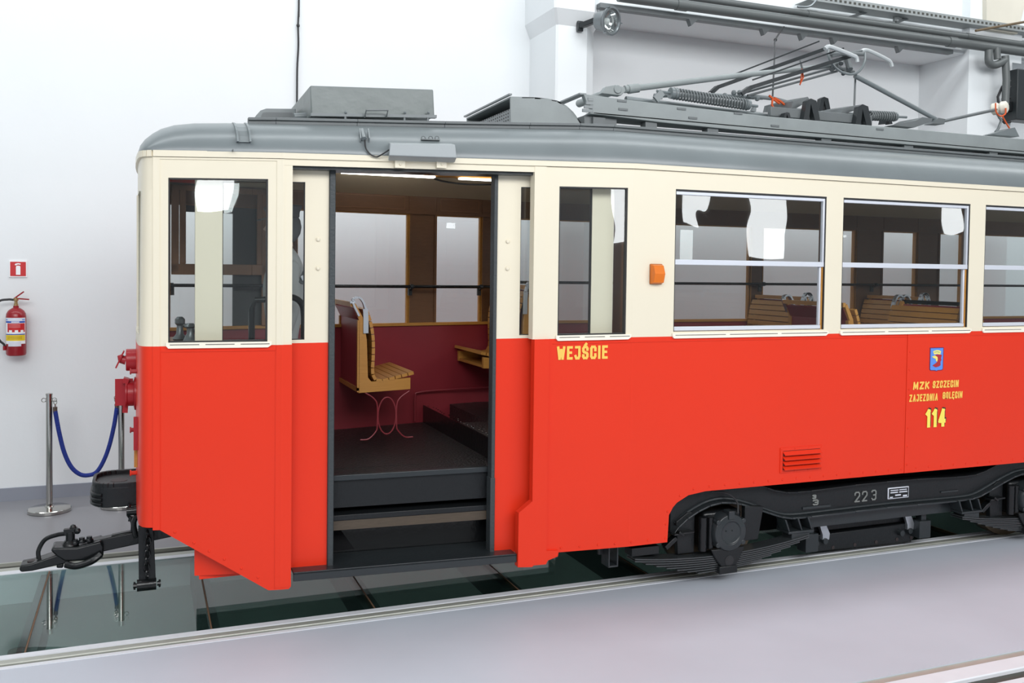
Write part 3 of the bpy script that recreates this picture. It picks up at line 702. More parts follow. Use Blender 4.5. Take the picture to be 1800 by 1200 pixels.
mb = TB(); mb.hexa([(x_+.05, yv+.01, zb_), (x_+.055, yv+.01, zb_), (x_+.055, yv2, zb_), (x_+.05, yv2, zb_), (x_+.05, yv+.01, zt_-.055), (x_+.055, yv+.01, zt_-.055), (x_+.055, yv2, zt_-.055), (x_+.05, yv2, zt_-.055)]); pl_ = mb.build('perforated_plate', ROOF, smooth=0); pl_.parent = sc
mb = TB()
for i in range(22):
    for j in range(5):
        y = yv+.04+i*.04; z = zb_+.03+j*.022
        mb.box(x_+.0485, x_+.051, y, y+.012, z, z+.009)
mb.build('perforation', SHADOWB, smooth=0).parent = sc
# plank platform of the current collector
yp = 5.55
Pq = lambda px, py, y=yp: at(px, py, y)
zT, zB = 3.178, 3.057
mb = TB()
xl = Pq(1026, 166).x
mb.prism([(xl, yp, 3.218), (3.05, yp, 3.205), (4.2, yp, 3.178), (XE-.4, yp, 3.178), (XE-.4, yp, 3.055), (4.2, yp, 3.057), (3.3, yp, 3.072), (xl+.075, yp, 3.092), (xl+.055, yp, 3.14), (xl+.02, yp, 3.17)], (0, .045, 0))
mb.hexa([(xl+.05, yp, 3.09), (XE-.4, yp, 3.056), (XE-.4, yp+.2, 3.056), (xl+.05, yp+.2, 3.075), (xl+.05, yp, 3.105), (XE-.4, yp, 3.07), (XE-.4, yp+.2, 3.07), (xl+.05, yp+.2, 3.085)])
plk = mb.build('collector_platform', ROOFL, bevel=.004)
mb = TB(); mb.prism([(xl+.02, 6.62, 3.20), (4.2, 6.62, 3.17), (XE-.4, 6.62, 3.17), (XE-.4, 6.62, 3.06), (xl+.05, 6.62, 3.08)], (0, .045, 0)); mb.build('side_board', ROOFL).parent = plk
mb = TB(); mb.hexa([(xl-.03, yp, 3.213), (xl+.02, yp, 3.213), (xl+.02, 6.66, 3.195), (xl-.03, 6.66, 3.195), (xl-.03, yp, 3.223), (xl+.02, yp, 3.223), (xl+.02, 6.66, 3.205), (xl-.03, 6.66, 3.205)]); mb.build('end_board', ROOF).parent = plk
for x in (2.80, 3.2, 3.7, 4.7, 5.5, 6.4, 7.3):
    mb = TB(); mb.box(x, x+.09, yp+.02, yp+.09, 2.955, 3.075); mb.build('support_block', ROOFD).parent = plk
mb = TB(); mb.box(xl+.03, 2.99, yp+.045, 6.6, 2.95, 3.085); mb.build('front_bulk', ROOFD).parent = plk
mb = TB(); mb.box(xl-.0, XE-.4, yp+.18, yp+.20, 2.95, 3.06); mb.build('gap_shade_board', SHADOWB).parent = plk  # black sheet standing for the shade in the gap under the planks
mb = TB()
for i, z in enumerate((3.10, 3.125, 3.15, 3.175)): mb.box(xl+.03-.012*(3-i), xl+.07, yp-.004, yp+.01, z, z+.02)
mb.build('end_grain', ROOF, smooth=0).parent = plk
mb = TB()
for px, py in ((1085, 177), (1190, 191), (1290, 199), (1087, 192), (1540, 227), (1210, 207), (1355, 221)): p = Pq(px, py); mb.box(p.x, p.x+.07, yp-.006, yp+.002, p.z-.006, p.z+.008)
mb.build('cleat', ROOFD, smooth=0).parent = plk
# --- current collector ---------------------------------------------------------
PM = TB()
def TP(px, py, y): return at(px, py, y)
base_y = 6.1
mb = TB()
for y in (5.85, 6.42):
    p = TP(1100, 168, y); mb.cyl((p.x, y, 3.27), (5.6, y, 3.21), .022, 12)
col = mb.build('current_collector', ROOF)
def csub(name, mt, mbx, **k): o = mbx.build(name, mt, **k); o.parent = col; return o
mb = TB(); A_ = TP(1083, 158, 5.85)
mb.prism([TP(1058, 164, 5.83), TP(1066, 152, 5.83), TP(1082, 149, 5.83), TP(1098, 153, 5.83), TP(1100, 160, 5.83), TP(1092, 168, 5.83)], (0, .06, 0)); mb.cyl((A_.x, 5.82, A_.z), (A_.x, 6.45, A_.z), .03, 14); csub('pivot_bracket', ROOFL, mb, bevel=.004)
mb = TB(); mb.tube([TP(1098, 157, 5.9), TP(1124, 154, 5.9), TP(1300, 132.5, 6.0), TP(1440, 118, 6.05), TP(1470, 113, 6.08)], [.028, .024, .021, .019, .02], 12); mb.tube([TP(1104, 157, 5.9), TP(1122, 154.5, 5.9)], .033, 12)
csub('lower_arm', ROOFL, mb)
mb = TB(); mb.bar(TP(1152, 175, 5.75), TP(1164, 162, 5.75), .02, .05); mb.prism([TP(1148, 174, 5.75), TP(1163, 161, 5.75), TP(1165, 174, 5.75)], (0, .02, 0)); mb.prism([TP(1322, 195, 5.75), TP(1327, 184, 5.75), TP(1330, 186, 5.75), TP(1329, 196, 5.75)], (0, .03, 0)); csub('spring_anchor', ROOF, mb)
s0, s1 = TP(1182, 164, 5.75), TP(1314, 184, 5.75)
dd = s1-s0; u = Vector((0, 1, 0)); v = dd.normalized().cross(u); N = 26*14
mb = TB(); mb.tube([s0+dd*(i/N)+(u*math.cos(2*PI*i/14)+v*math.sin(2*PI*i/14))*.036 for i in range(N+1)], .0075, 6); csub('tension_spring', ROOFD, mb)
mb = TB(); mb.cyl(s0-dd*.03, s0+dd*.05, .04, 16); mb.tube([s0-dd*.2, s0], .01, 8); csub('spring_end', ROOF, mb)
mb = TB(); mb.cyl(s1-dd*.04, s1+dd*.02, .038, 16); mb.tube([s1, s1+dd*.14], .01, 8); csub('spring_end', ROOF, mb)
s0, s1 = TP(1528, 203, 5.95), TP(1572, 205, 5.95); dd = s1-s0; v = dd.normalized().cross(u); N = 11*14
mb = TB(); mb.tube([s0+dd*(i/N)+(u*math.cos(2*PI*i/14)+v*math.sin(2*PI*i/14))*.034 for i in range(N+1)], .008, 6); csub('tension_spring', ROOFD, mb)
mb = TB(); mb.bar(s0-dd*2.2, s0, .02, .03); csub('spring_rod', ROOF, mb)
mb = TB(); mb.cyl(s1, s1+dd*.06, .036, 16); mb.tube([s1, s1+dd*.5], .01, 8); csub('spring_end', ROOF, mb)
# twin upper arms: angle bars
for (pts, y, nm) in (([(1251, 163), (1262, 153), (1456, 84)], 6.42, 0), ([(1304, 165), (1319, 154), (1500, 97)], 5.88, 1)):
    mb = TB(); P = [TP(a, b, y) for a, b in pts]
    for a, b in zip(P, P[1:]): mb.bar(a, b, .02, .030); mb.bar(a+Vector((0, .03, .012)), b+Vector((0, .03, .012)), .04, .006)
    q0, q1 = P[1]+Vector((.02, 0, .06)), P[2]+Vector((-.1, 0, .045)); mb.bar(q0, q1, .012, .012)
    csub('upper_arm', GREYB, mb)
mb = TB()
for (a, b) in (((1308, 163), (1468, 118)), ((1314, 168), (1472, 125))): mb.tube([TP(*a, 5.95), TP(*b, 6.05)], .009, 8)
csub('guide_rod', ROOFD, mb)
mb = TB(); mb.tube([TP(1150, 168, 6.1), TP(1250, 167, 6.1), TP(1300, 170, 6.1), TP(1340, 172, 6.1)], .016, 10); mb.tube([TP(1322, 169, 6.0), TP(1358, 173, 6.0), TP(1400, 184, 6.0)], .016, 10)
for px, py in ((1290, 163), (1300, 163), (1306, 172), (1274, 168), (1331, 173)): mb.ball(TP(px, py, 6.0), .022, 8)
csub('cross_shaft', ROOF, mb)
# contact head: horns, hoop and struts
for k, (pts) in enumerate(([(1450, 86), (1457, 82), (1475, 88), (1497, 97), (1505, 101), (1507, 109)], [(1512, 91), (1522, 88), (1538, 94), (1558, 104), (1565, 109), (1568, 117)])):
    y = 5.82 if k == 0 else 6.35
    mb = TB(); mb.tube(catmull([TP(a, b, y) for a, b in pts], 4), .017, 10); csub('collector_horn', HORN, mb)
mb = TB(); mb.tube(catmull([TP(a, b, 6.0) for a, b in [(1457, 86), (1456, 97), (1462, 112), (1475, 124), (1490, 130), (1504, 129), (1514, 121), (1520, 107), (1521, 92)]], 5), .010, 8); csub('hoop', ROOF, mb)
mb = TB()
for a, b, r in (((1458, 94), (1520, 95), .018), ((1462, 99), (1515, 89), .010), ((1478, 112), (1482, 98), .02), ((1494, 122), (1488, 102), .025), ((1470, 118), (1500, 126), .018), ((1462, 122), (1470, 116), .02), ((1482, 130), (1486, 122), .016)):
    mb.tube([TP(*a, 6.02), TP(*b, 6.08)], r, 8)
csub('collector_head', ROOFD, mb)
mb = TB(); mb.tube([TP(1503, 133, 6.05), TP(1650, 212, 6.05)], [.021, .019], 12); csub('rear_arm', ROOF, mb)
mb = TB(); mb.tube([TP(1648, 215, 6.05), TP(1762, 190, 6.05)], .014, 10); mb.prism([TP(1640, 217, 6.0), TP(1650, 207, 6.0), TP(1662, 209, 6.0), TP(1660, 218, 6.0)], (0, .1, 0)); csub('rear_strut', ROOFD, mb)
mb = TB(); mb.tube([TP(1503.5, 137, 6.1), TP(1501.5, 192, 6.1)], .008, 8); csub('lock_rod', ROOFD, mb)
mb = TB(); mb.bar(TP(1352, 196, 5.75), TP(1530, 212, 5.75), .04, .07); csub('base_beam', ROOFD, mb, bevel=.004)
mb = TB(); mb.bar(TP(1352, 193, 6.4), TP(1530, 208, 6.4), .04, .06); csub('base_beam', ROOFD, mb, bevel=.004)
for cx, cy, y, hgt, wd in ((1427, 193, 5.68, 20, 15), (1518, 203, 5.68, 20, 15), (1450, 184, 6.35, 14, 11), (1384, 204, 5.66, 7, 7), (1560, 208, 6.35, 10, 9)):
    mb = TB()
    mb.prism([TP(cx-wd, cy+hgt, y), TP(cx-wd*.55, cy-hgt*.8, y), TP(cx-wd*.1, cy-hgt, y), TP(cx-wd*.1, cy-hgt*.55, y), TP(cx-wd*.35, cy+hgt, y)], (0, .05, 0))
    mb.prism([TP(cx-wd*.1, cy-hgt, y), TP(cx+wd*.55, cy-hgt*.8, y), TP(cx+wd, cy+hgt, y), TP(cx+wd*.4, cy+hgt, y), TP(cx-wd*.1, cy-hgt*.55, y)], (0, .05, 0))
    csub('bearing_stand', GREYB, mb)
for (pts) in ([(1391, 190), (1394, 178), (1420, 170), (1424, 176), (1400, 190)], [(1478, 200), (1484, 190), (1512, 184), (1516, 190), (1484, 200)]):
    mb = TB(); mb.prism([TP(a, b, 5.8) for a, b in pts], (0, .35, .02)); csub('shaft_cover', ROOFD, mb)
mb = TB(); mb.prism([TP(a, b, 5.72) for a, b in [(1568, 220), (1610, 212), (1622, 206), (1640, 208), (1636, 214), (1608, 224)]], (0, .25, 0)); csub('rear_plate', ROOFD, mb)
mb = TB(); p = TP(1757, 190, 6.05); mb.lathe([(.03, -.07), (.052, -.055), (.055, -.02), (.04, 0), (.055, .02), (.052, .055), (.03, .07)], p, (.45, -1, .1), 20); csub('insulator', PORC, mb)
mb = TB(); mb.tube(catmull([TP(1750, 181, 5.97), TP(1751, 196, 5.97), TP(1758, 204, 5.97), TP(1767, 200, 5.97), TP(1768, 190, 5.97)], 5), .007, 6); mb.tube([TP(1762, 204, 5.97), TP(1768, 215, 5.97), TP(1777, 230, 5.97)], .007, 6); csub('tie_cord', ORANGE, mb)
mb = TB(); mb.prism([TP(1742, 236, 5.8), TP(1764, 230, 5.8), TP(1774, 226, 5.8), TP(1784, 224, 5.8), TP(1792, 240, 5.8)], (0, .1, 0)); mb.tube([TP(1753, 200, 6.05), TP(1760, 212, 6.05), TP(1755, 226, 6.05), TP(1750, 232, 6.05)], .012, 8); csub('rear_anchor', ROOF, mb)
for pts in ([(1352, 168), (1358, 173), (1370, 182)], [(1361, 172), (1372, 178), (1379, 184)], [(1358, 174), (1357, 185), (1362, 192)]):
    mb = TB(); mb.tube([TP(a, b, 5.9) for a, b in pts], .009, 6); csub('tie_cord', ORANGE, mb)
mb = TB(); mb.tube([TP(1407, 106, 5.95), TP(1409, 116, 5.95), TP(1411, 122, 5.95)], .008, 6); csub('hook', ROOFD, mb)
mb = TB(); mb.tube([TP(1410, 121, 5.95), TP(1408, 140, 5.95), TP(1406, 149, 5.95), TP(1412, 136, 5.95), TP(1410, 121, 5.95)], .006, 6); csub('tie_cord', ORANGE, mb)
# the hanger cable from the beam to the collector
cc = [at(1378, 47, 8.1), at(1363, 70, 7.6), at(1362, 90, 7.2), at(1360, 130, 6.5), at(1358, 172, 6.05)]
t = thing('hanger_wire', 'thin dark wire hanging from the beam pipes down to the folded current collector', 'wire', cc[0])
MB().tube([p-cc[0] for p in catmull(cc, 5)], .008, 6).build('wire', CABLE, t); MB().ball(cc[1]-cc[0], .018, 8).build('clamp', CABLE, t)
# --- light box and small parts on the roof edge ---------------------------------------
L = lambda px, py, off: at(px, py, sy(at(px, py, 5.2).x)+off)
mb = TB(); o1 = -.10
a, b, c, d = L(688, 249, -.02), L(799, 251, -.02), L(803, 277, o1), L(684, 273, o1); e1, e2 = L(684, 281.5, -.03), L(800, 285, -.03)
a0, b0 = L(686, 252, o1), L(800, 254, o1)
n0 = Vector((.0, .12, 0))
mb.add([a0, b0, c, d, e1, e2, Vector((a.x, a.y+.06, a.z+.004)), Vector((b.x, b.y+.06, b.z+.004)), e1+Vector((0, .03, 0)), e2+Vector((0, .03, 0))],
       [(0, 1, 2, 3), (3, 2, 5, 4), (6, 7, 1, 0), (4, 5, 9, 8), (8, 9, 7, 6), (0, 3, 4, 8, 6), (1, 7, 9, 5, 2)])
lb = mb.build('door_light_box', mat('grey_lacquer', (.36, .39, .40), .4, bump=.03), bevel=.004)
for px in (703, 776):
    mb = TB(); p = L(px, 286, -.02); mb.box(p.x-.03, p.x+.03, p.y-.006, p.y+.02, p.z-.03, p.z+.02); mb.ball((p.x, p.y-.008, p.z-.01), .007, 8); mb.build('mounting_tab', CREAM).parent = lb
mb = TB(); mb.tube(catmull([L(641, 246, .0), L(643, 260, -.03), L(651, 271, -.03), L(662, 275.5, -.03), L(672, 271, -.05), L(684, 263, -.06)], 5), .0045, 6); mb.build('supply_cable', CABLE).parent = lb
mb = TB(); p, q = L(636, 229, .06), L(640, 244, .01); mb.cyl(p, q, .016, 12); mb.bar(L(632, 229, .06), L(634, 246, .0), .006, .03); mb.bar(L(647, 229, .06), L(649, 246, .0), .006, .03); mb.build('cable_gland', ROOF)
mb = TB()
for px in (744, 757, 768): p = L(px, 242.5, .03); mb.tube([p+Vector((.012*math.cos(k), 0, .010*math.sin(k))) for k in [2*PI*i/10 for i in range(10)]], .003, 5, True)
p, q = L(740, 245, .03), L(773, 246, .03); mb.bar(p, q, .02, .006); mb.build('roof_clip', ROOFD)
# --- lettering, emblem, indicator, louvre -----------------------------------------------
GL = {
 'W': (1.45, [[(0, 1), (.24, 0), (.5, .78), (.76, 0), (1, 1)]]), 'E': (.85, [[(1, 1), (0, 1), (0, 0), (1, 0)], [(0, .52), (.82, .52)]]),
 'J': (.95, [[(.15, 1), (1, 1), (1, .2), (.78, 0), (.22, 0), (0, .2)]]), 'S': (1, [[(1, .76), (1, .86), (.80, 1), (.2, 1), (0, .86), (0, .66), (.16, .55), (.84, .45), (1, .34), (1, .14), (.8, 0), (.2, 0), (0, .14), (0, .24)]]),
 'C': (1, [[(1, .70), (1, .86), (.8, 1), (.2, 1), (0, .86), (0, .14), (.2, 0), (.8, 0), (1, .14), (1, .30)]]), 'I': (.0, [[(.5, 1), (.5, 0)]]),
 'M': (1.3, [[(0, 0), (.06, 1), (.5, .15), (.94, 1), (1, 0)]]), 'Z': (1.05, [[(0, 1), (1, 1), (0, 0), (1, 0)]]), 'K': (1, [[(0, 1), (0, 0)], [(1, 1), (0, .42)], [(.28, .58), (1, 0)]]),
 'N': (1.05, [[(0, 0), (0, 1), (1, 0), (1, 1)]]), 'D': (1, [[(0, 0), (0, 1), (.72, 1), (1, .82), (1, .18), (.72, 0), (0, 0)]]), 'A': (1.1, [[(0, 0), (.5, 1), (1, 0)], [(.2, .28), (.8, .28)]]),
 'G': (1, [[(1, .72), (1, .86), (.8, 1), (.2, 1), (0, .86), (0, .14), (.2, 0), (.8, 0), (1, .14), (1, .48), (.55, .48)]]), 'O': (1, [[(.2, 0), (0, .14), (0, .86), (.2, 1), (.8, 1), (1, .86), (1, .14), (.8, 0), (.2, 0)]]),
 'L': (.8, [[(0, 1), (0, 0), (1, 0)]]), '1': (.42, [[(0, .80), (1, 1), (1, 0)]]), '4': (1.05, [[(.72, 0), (.72, 1), (0, .27), (1, .27)]]),
 '2': (1, [[(0, .74), (0, .86), (.2, 1), (.8, 1), (1, .86), (1, .62), (0, 0), (1, 0)]]), '3': (1, [[(0, .86), (.2, 1), (.8, 1), (1, .86), (1, .62), (.8, .52), (.4, .52)], [(.8, .52), (1, .42), (1, .14), (.8, 0), (.2, 0), (0, .14)]])}
GL['Ś'] = (1, GL['S'][1]+[[(.42, 1.17), (.72, 1.30)]]); GL['Ę'] = (.85, GL['E'][1]+[[(.9, 0), (.7, -.12), (.85, -.2), (1.0, -.18)]])
def letters(body, P, width, height, t_, gap):
    """flat painted capitals: P(u, v) gives a place on the wall; returns the mesh builder"""
    mb = TB(); unit = [GL[c][0] for c in body]; n = len(body)
    a_ = (width-n*t_-(n-1)*gap)/max(sum(unit), 1e-6)
    u0 = 0.0; lay = 0
    for c in body:
        w_ = GL[c][0]*a_
        for pl in GL[c][1]:
            q = [Vector((u0+t_/2+x*w_, t_/2+y*(height-t_), 0)) for x, y in pl]
            for i in range(len(q)-1):
                a, b = q[i], q[i+1]; d = (b-a); 
                if d.length < 1e-6: continue
                d = d.normalized(); nrm = Vector((-d.y, d.x, 0))*t_/2
                e0 = d*(t_*.42 if i > 0 else (t_/2 if abs(d.x) > .98 or c in 'JSŚCG32' else 0)); e1 = d*(t_*.42 if i < len(q)-2 else (t_/2 if abs(d.x) > .98 else 0))
                if i == 0 and abs(d.y) > .2: e0 = d*t_/2*abs(d.y)
                if i == len(q)-2 and abs(d.y) > .2: e1 = d*t_/2*abs(d.y)
                c4 = [a-e0-nrm, b+e1-nrm, b+e1+nrm, a-e0+nrm]
                lay += 1; k_ = (lay % 7)*.00012; mb.hexa([P(p.x, p.y, 0, k_) for p in c4]+[P(p.x, p.y, 1, k_) for p in c4])
        u0 += w_+t_+gap
    return mb
def side_text(body, name, mt, x, z, width, height, t_=.012, gap=.008, off=-.003, label=None, shear=0.0):
    P = lambda u, v, k, e=0: SP(x+u+shear*v, z+v, off-e+(.0015 if k else 0))
    o = letters(body, P, width, height, t_, gap).build(name, mt, smooth=0)
    if label: o['label'] = label
    return o
side_text('WEJŚCIE', 'entrance_lettering', YEL, 2.345, 1.5085, .326, .083, .0155, .010, off=-.0045, label='yellow word WEJŚCIE')
side_text('MZK', 'operator_lettering', YEL, 5.118, 1.226, .152, .056, .0125, .011, off=-.007, label='yellow letters MZK', shear=.06)
side_text('SZCZECIN', 'operator_lettering', YEL, 5.302, 1.231, .250, .052, .0105, .007, off=-.007, label='yellow word SZCZECIN', shear=.05)
side_text('ZAJEZDNIA', 'depot_lettering', YEL, 5.086, 1.140, .268, .052, .0100, .007, off=-.007, label='yellow word ZAJEZDNIA', shear=.05)
side_text('GOLĘCIN', 'depot_lettering', YEL, 5.400, 1.149, .192, .050, .0095, .006, off=-.007, label='yellow word GOLĘCIN', shear=.05)
side_text('114', 'number_shadow', SHADOWB, 5.252, .956, .192, .133, .029, .016, off=-.0055)
side_text('114', 'fleet_number', YELN, 5.243, .947, .192, .133, .029, .016, off=-.0085, label='yellow fleet number 114')
ex0, ex1, ez0, ez1 = 5.270, 5.402, 1.352, 1.525
def eq(u, v): return (ex0+(ex1-ex0)*u, ez1-(ez1-ez0)*v)          # u right, v down in the shield
def epoly(pts, name, mt, off):
    mb = TB(); spoly(mb, [eq(u, v) for u, v in pts], off, -.003, 0); return mb.build(name, mt, smooth=0)
em = epoly([(0, 0), (1, 0), (1, .9), (.93, .96), (.6, .975), (.5, 1.0), (.4, .975), (.07, .96), (0, .9)], 'coat_of_arms', EMBD, -.005)
for pts, mt, off in (([(.05, .03), (.95, .03), (.95, .89), (.9, .935), (.6, .945), (.5, .97), (.4, .945), (.1, .935), (.05, .89)], EMBB, -.006),
                     ([(.22, .16), (.36, .12), (.5, .105), (.66, .12), (.80, .16), (.74, .30), (.50, .27), (.30, .29)], EMBY, -.007),
                     ([(.36, .32), (.55, .29), (.86, .31), (.80, .46), (.84, .52), (.77, .60), (.78, .75), (.66, .80), (.44, .83), (.20, .76), (.30, .71), (.50, .63), (.56, .53), (.50, .42)], EMBR, -.0075),
                     ([(.14, .38), (.36, .33), (.54, .40), (.56, .50), (.52, .60), (.44, .56), (.42, .48), (.28, .44)], EMBY, -.008),
                     ([(.30, .19), (.5, .16), (.70, .19), (.68, .22), (.5, .19), (.32, .22)], mat('emblem_green', (.25, .45, .30), .5), -.008)):
    epoly(pts, 'emblem_shape', mt, off).parent = em
mb = TB(); sbox(mb, 2.946, 3.036, 1.968, 2.096, -.012, 0); ind = mb.build('turn_signal', mat('amber_base', (.45, .12, .01), .4), bevel=.006)
mb = TB(); zc = 2.035
A_ = [SP(2.95, 1.972, -.012), SP(3.032, 1.972, -.012), SP(3.032, 2.092, -.012), SP(2.95, 2.092, -.012)]
B_ = [SP(2.955, 1.978, -.045), SP(3.026, 1.978, -.045), SP(3.028, zc, -.06), SP(2.953, zc, -.06)]; C_ = [SP(3.026, 2.086, -.04), SP(2.955, 2.086, -.04)]
mb.add(A_+B_+C_, [(0, 1, 5, 4), (1, 2, 8, 6, 5), (2, 3, 9, 8), (3, 0, 4, 7, 9), (4, 5, 6, 7), (7, 6, 8, 9)]); mb.build('lens', AMBER, smooth=0, bevel=.004).parent = ind
mb = TB(); x0, x1, z0, z1 = 3.975, 4.325, .705, .875
sbox(mb, x0, x1, z0, z0+.02, -.006, 0); sbox(mb, x0, x1, z1-.02, z1, -.006, 0); sbox(mb, x0, x0+.02, z0+.02, z1-.02, -.006, 0); sbox(mb, x1-.02, x1, z0+.02, z1-.02, -.006, 0)
for i in range(4):
    for zz in (z0+.01, z1-.01): rivet(mb, x0+.01+i*(x1-x0-.02)/3, zz, -.006, .006)
for xx in (x0+.01, x1-.01): rivet(mb, xx, (z0+z1)/2, -.006, .006)
lv = mb.build('vent_grille', RED)
mb = TB(); sbox(mb, x0+.02, x1-.02, z0+.02, z1-.02, -.0035, 0); mb.build('grille_opening', mat('shade_red', (.10, .008, .005), .6), smooth=0).parent = lv
mb = TB()
for i in range(4):
    z = z0+.022+i*.033
    mb.hexa([SP(x0+.02, z, -.030), SP(x1-.022, z, -.030), SP(x1-.022, z+.004, -.032), SP(x0+.02, z+.004, -.032), SP(x0+.02, z+.020, -.004), SP(x1-.022, z+.020, -.004), SP(x1-.022, z+.025, -.004), SP(x0+.02, z+.025, -.004)])
mb.build('louvre_blade', RED, smooth=0).parent = lv
# --- sliding door leaves ----------------------------------------------------------------------
def leaf(xa, xb, wa, wb, name, knobs):
    o1, o2 = .095, .130
    mb = TB(); holed(mb, xa, xb, WZ, 2.652, [(wa, wb, 1.657, 2.562)], o1, o2)
    lf = mb.build('door_leaf', CREAM)
    mb = TB(); sbox(mb, xa, xb, .318, WZ, o1, o2); mb.build('lower_panel', RED).parent = lf
    mb = TB(); sbox(mb, wa, wb, 1.655, 2.564, o1+.012, o1+.017); mb.build('pane', GLASS, smooth=0).parent = lf
    mb = TB(); r = .004
    for s_ in ((wa, wa+r, 1.657, 2.562), (wb-r, wb, 1.657, 2.562), (wa, wb, 1.657, 1.661), (wa, wb, 2.558, 2.562)): sbox(mb, *s_, o1+.004, o1+.03)
    mb.build('glass_bead', CABLE).parent = lf
    mb = TB()
    for x, z in knobs: mb.lathe([(.012, 0), (.012, .008), (.006, .012)], SP(x, z, o1), (0, -1, 0), 10)
    mb.build('stud', CREAM).parent = lf
    return lf
def lx(px): 
    x = 1.0
    for _ in range(20): x = at(px, 450, sy(x)+.095).x
    return x
lfL = leaf(lx(343), lx(579), lx(391), lx(536), 'l', [(lx(559), 2.235), (lx(559), 2.068)])
lfR = leaf(lx(873), lx(1078), lx(914.5), lx(1040), 'r', [(lx(892), 2.23), (lx(892), 2.065)])
xj0, xj1 = lx(577.5), lx(588.5)
mb = TB(); sbox(mb, xj0, xj1, .30, 2.66, .075, .15); mb.build('rubber_edge', RUB, bevel=.005).parent = lfL
mb = TB(); sbox(mb, lx(867), lx(873.5), .30, 2.66, .085, .15); sbox(mb, lx(865.5), lx(874), .30, .79, .08, .15); mb.build('rubber_edge', RUB, bevel=.004).parent = lfR
mb = TB(); sbox(mb, .75, 2.26, 2.628, 2.66, .02, .16); sbox(mb, .95, 2.20, 2.628, 2.65, .15, .19); mb.build('door_track', GREYB)
# pocket edges, step box skirts
mb = TB(); sbox(mb, .80, 2.11, .285, .338, -.004, .016); sbox(mb, .80, 2.11, .322, .336, -.004, .30)
st = mb.build('step_edge_bar', GREYB, bevel=.003)
mb = TB(); q = [at(350, 975, 5.50), at(350, 1018, 5.50), at(515, 1001, 5.50), at(515, 960, 5.50)]; mb.prism(q, (0, .02, 0)); mb.build('step_box_skirt', RED, smooth=0)
XL, XR = .70, 2.45
mb = TB(); sbox(mb, XL, XR, .322, .334, .10, .32); mb.build('lower_step', TREAD, smooth=0)
mb = TB(); mb.hexa([SP(XL, .334, .305), SP(XR, .334, .305), SP(XR, .334, .33), SP(XL, .334, .33), SP(XL, .52, .29), SP(XR, .52, .29), SP(XR, .52, .32), SP(XL, .52, .32)]); mb.build('step_riser', BLACK)
mb = TB(); sbox(mb, XL, XR, .515, .572, .162, .31); mb.build('step_board', WOODS, smooth=0)
mb = TB(); sbox(mb, XL, XR, .572, .606, .155, .48); u2 = mb.build('upper_step', BLACKM, bevel=.004)
mb = TB()
for x in (1.20, 1.48, 1.76): mb.ball(SP(x, .600, .21), .012, 8, (1.3, 1, .4))
mb.build('step_bolt', STEEL).parent = u2
mb = TB(); sbox(mb, XL, XR, .60, .795, .42, .45); mb.build('step_riser', GREYB)
FZ = .842
mb = TB(); sbox(mb, XL-.6, 2.14, FZ-.035, FZ, .165, .20); mb.build('floor_nosing', GREYB, bevel=.004)
mb = TB(); sbox(mb, XL-.6, 2.14, FZ-.2, FZ-.03, .19, .44); mb.build('step_riser', BLACKM, smooth=0)
def fy(x): return 2*MID-sy(x)
mb = TB(); sbox(mb, .05, 2.14, FZ-.03, FZ-.001, .19, .45)
mb.hexa([(.05, 5.7, FZ-.06), (2.14, 5.5, FZ-.05), (2.14, 7.0, FZ-.05), (.05, 6.9, FZ-.06), (.05, 5.7, FZ-.036), (2.14, 5.5, FZ-.0105), (2.14, 7.05, FZ-.0105), (.05, 6.9, FZ-.036)]); mb.build('platform_floor', TREAD, smooth=0)
mb = TB(); sbox(mb, 2.075, 2.30, .72+.01, .968+.01, .20, 1.0); sbox(mb, 2.30, XE, .72, .968, .06, 2.0); fl_ = mb.build('saloon_floor', TREAD, smooth=0)
mb = TB(); mb.box(2.068, 2.075, 5.35, 7.03, .80, .966); mb.build('floor_riser', BLACK, smooth=0)
mb = TB()
for i in range(26):
    y = 5.30+i*.066; mb.ball((2.095+random.uniform(-.01, .02), y, .968), .007, 6, (1, 1, .5))
mb.build('tread_stud', STEEL).parent = fl_
# --- inside: far wall, ceiling ------------------------------------------------------------------
ZS, ZT = 1.622, 2.477
FAR = [(.18, .86), (1.065, 1.937), (2.172, 2.568), (2.82, 3.95), (4.05, 5.228), (5.37, 6.46), (6.80, 7.24), (7.54, 7.86), (8.10, 8.95)]
def fbox(mb, x0, x1, z0, z1, o0, o1, m=0):
    c = _cuts(x0, x1)
    for a, b in zip(c, c[1:]):
        q = []
        for z in (z0, z1):
            q += [(a, fy(a)-o0, z), (b, fy(b)-o0, z), (b, fy(b)-o1, z), (a, fy(a)-o1, z)]
        mb.hexa(q, m)
    return mb
mb = TB(); fbox(mb, .055, XE, .62, 1.60, 0, .05); fbox(mb, .055, XE, 2.50, 2.70, 0, .05)
x = .055
for a, b in FAR: fbox(mb, x, a-.01, 1.60, 2.50, 0, .05); x = b+.01
fbox(mb, x, XE, 1.60, 2.50, 0, .05); mb.build('far_side_panel', RED)
mb = TB(); fbox(mb, .055, XE, .78, 1.600, .05, .065); wl = mb.build('inner_wall_panel', MAROON)
mb = TB(); fbox(mb, .055, XE, 1.598, ZS, .04, .085); mb.build('window_ledge', WOODO, bevel=.003).parent = wl
mb = TB(); fbox(mb, .055, XE, ZT, 2.615, .05, .068); fbox(mb, .055, XE, ZT-.004, ZT+.02, .05, .080); up = mb.build('upper_wall_board', WOODD)
x = .055
pil = [(x_, y_) for x_, y_ in zip([.055]+[b for a, b in FAR], [a for a, b in FAR]+[XE])]
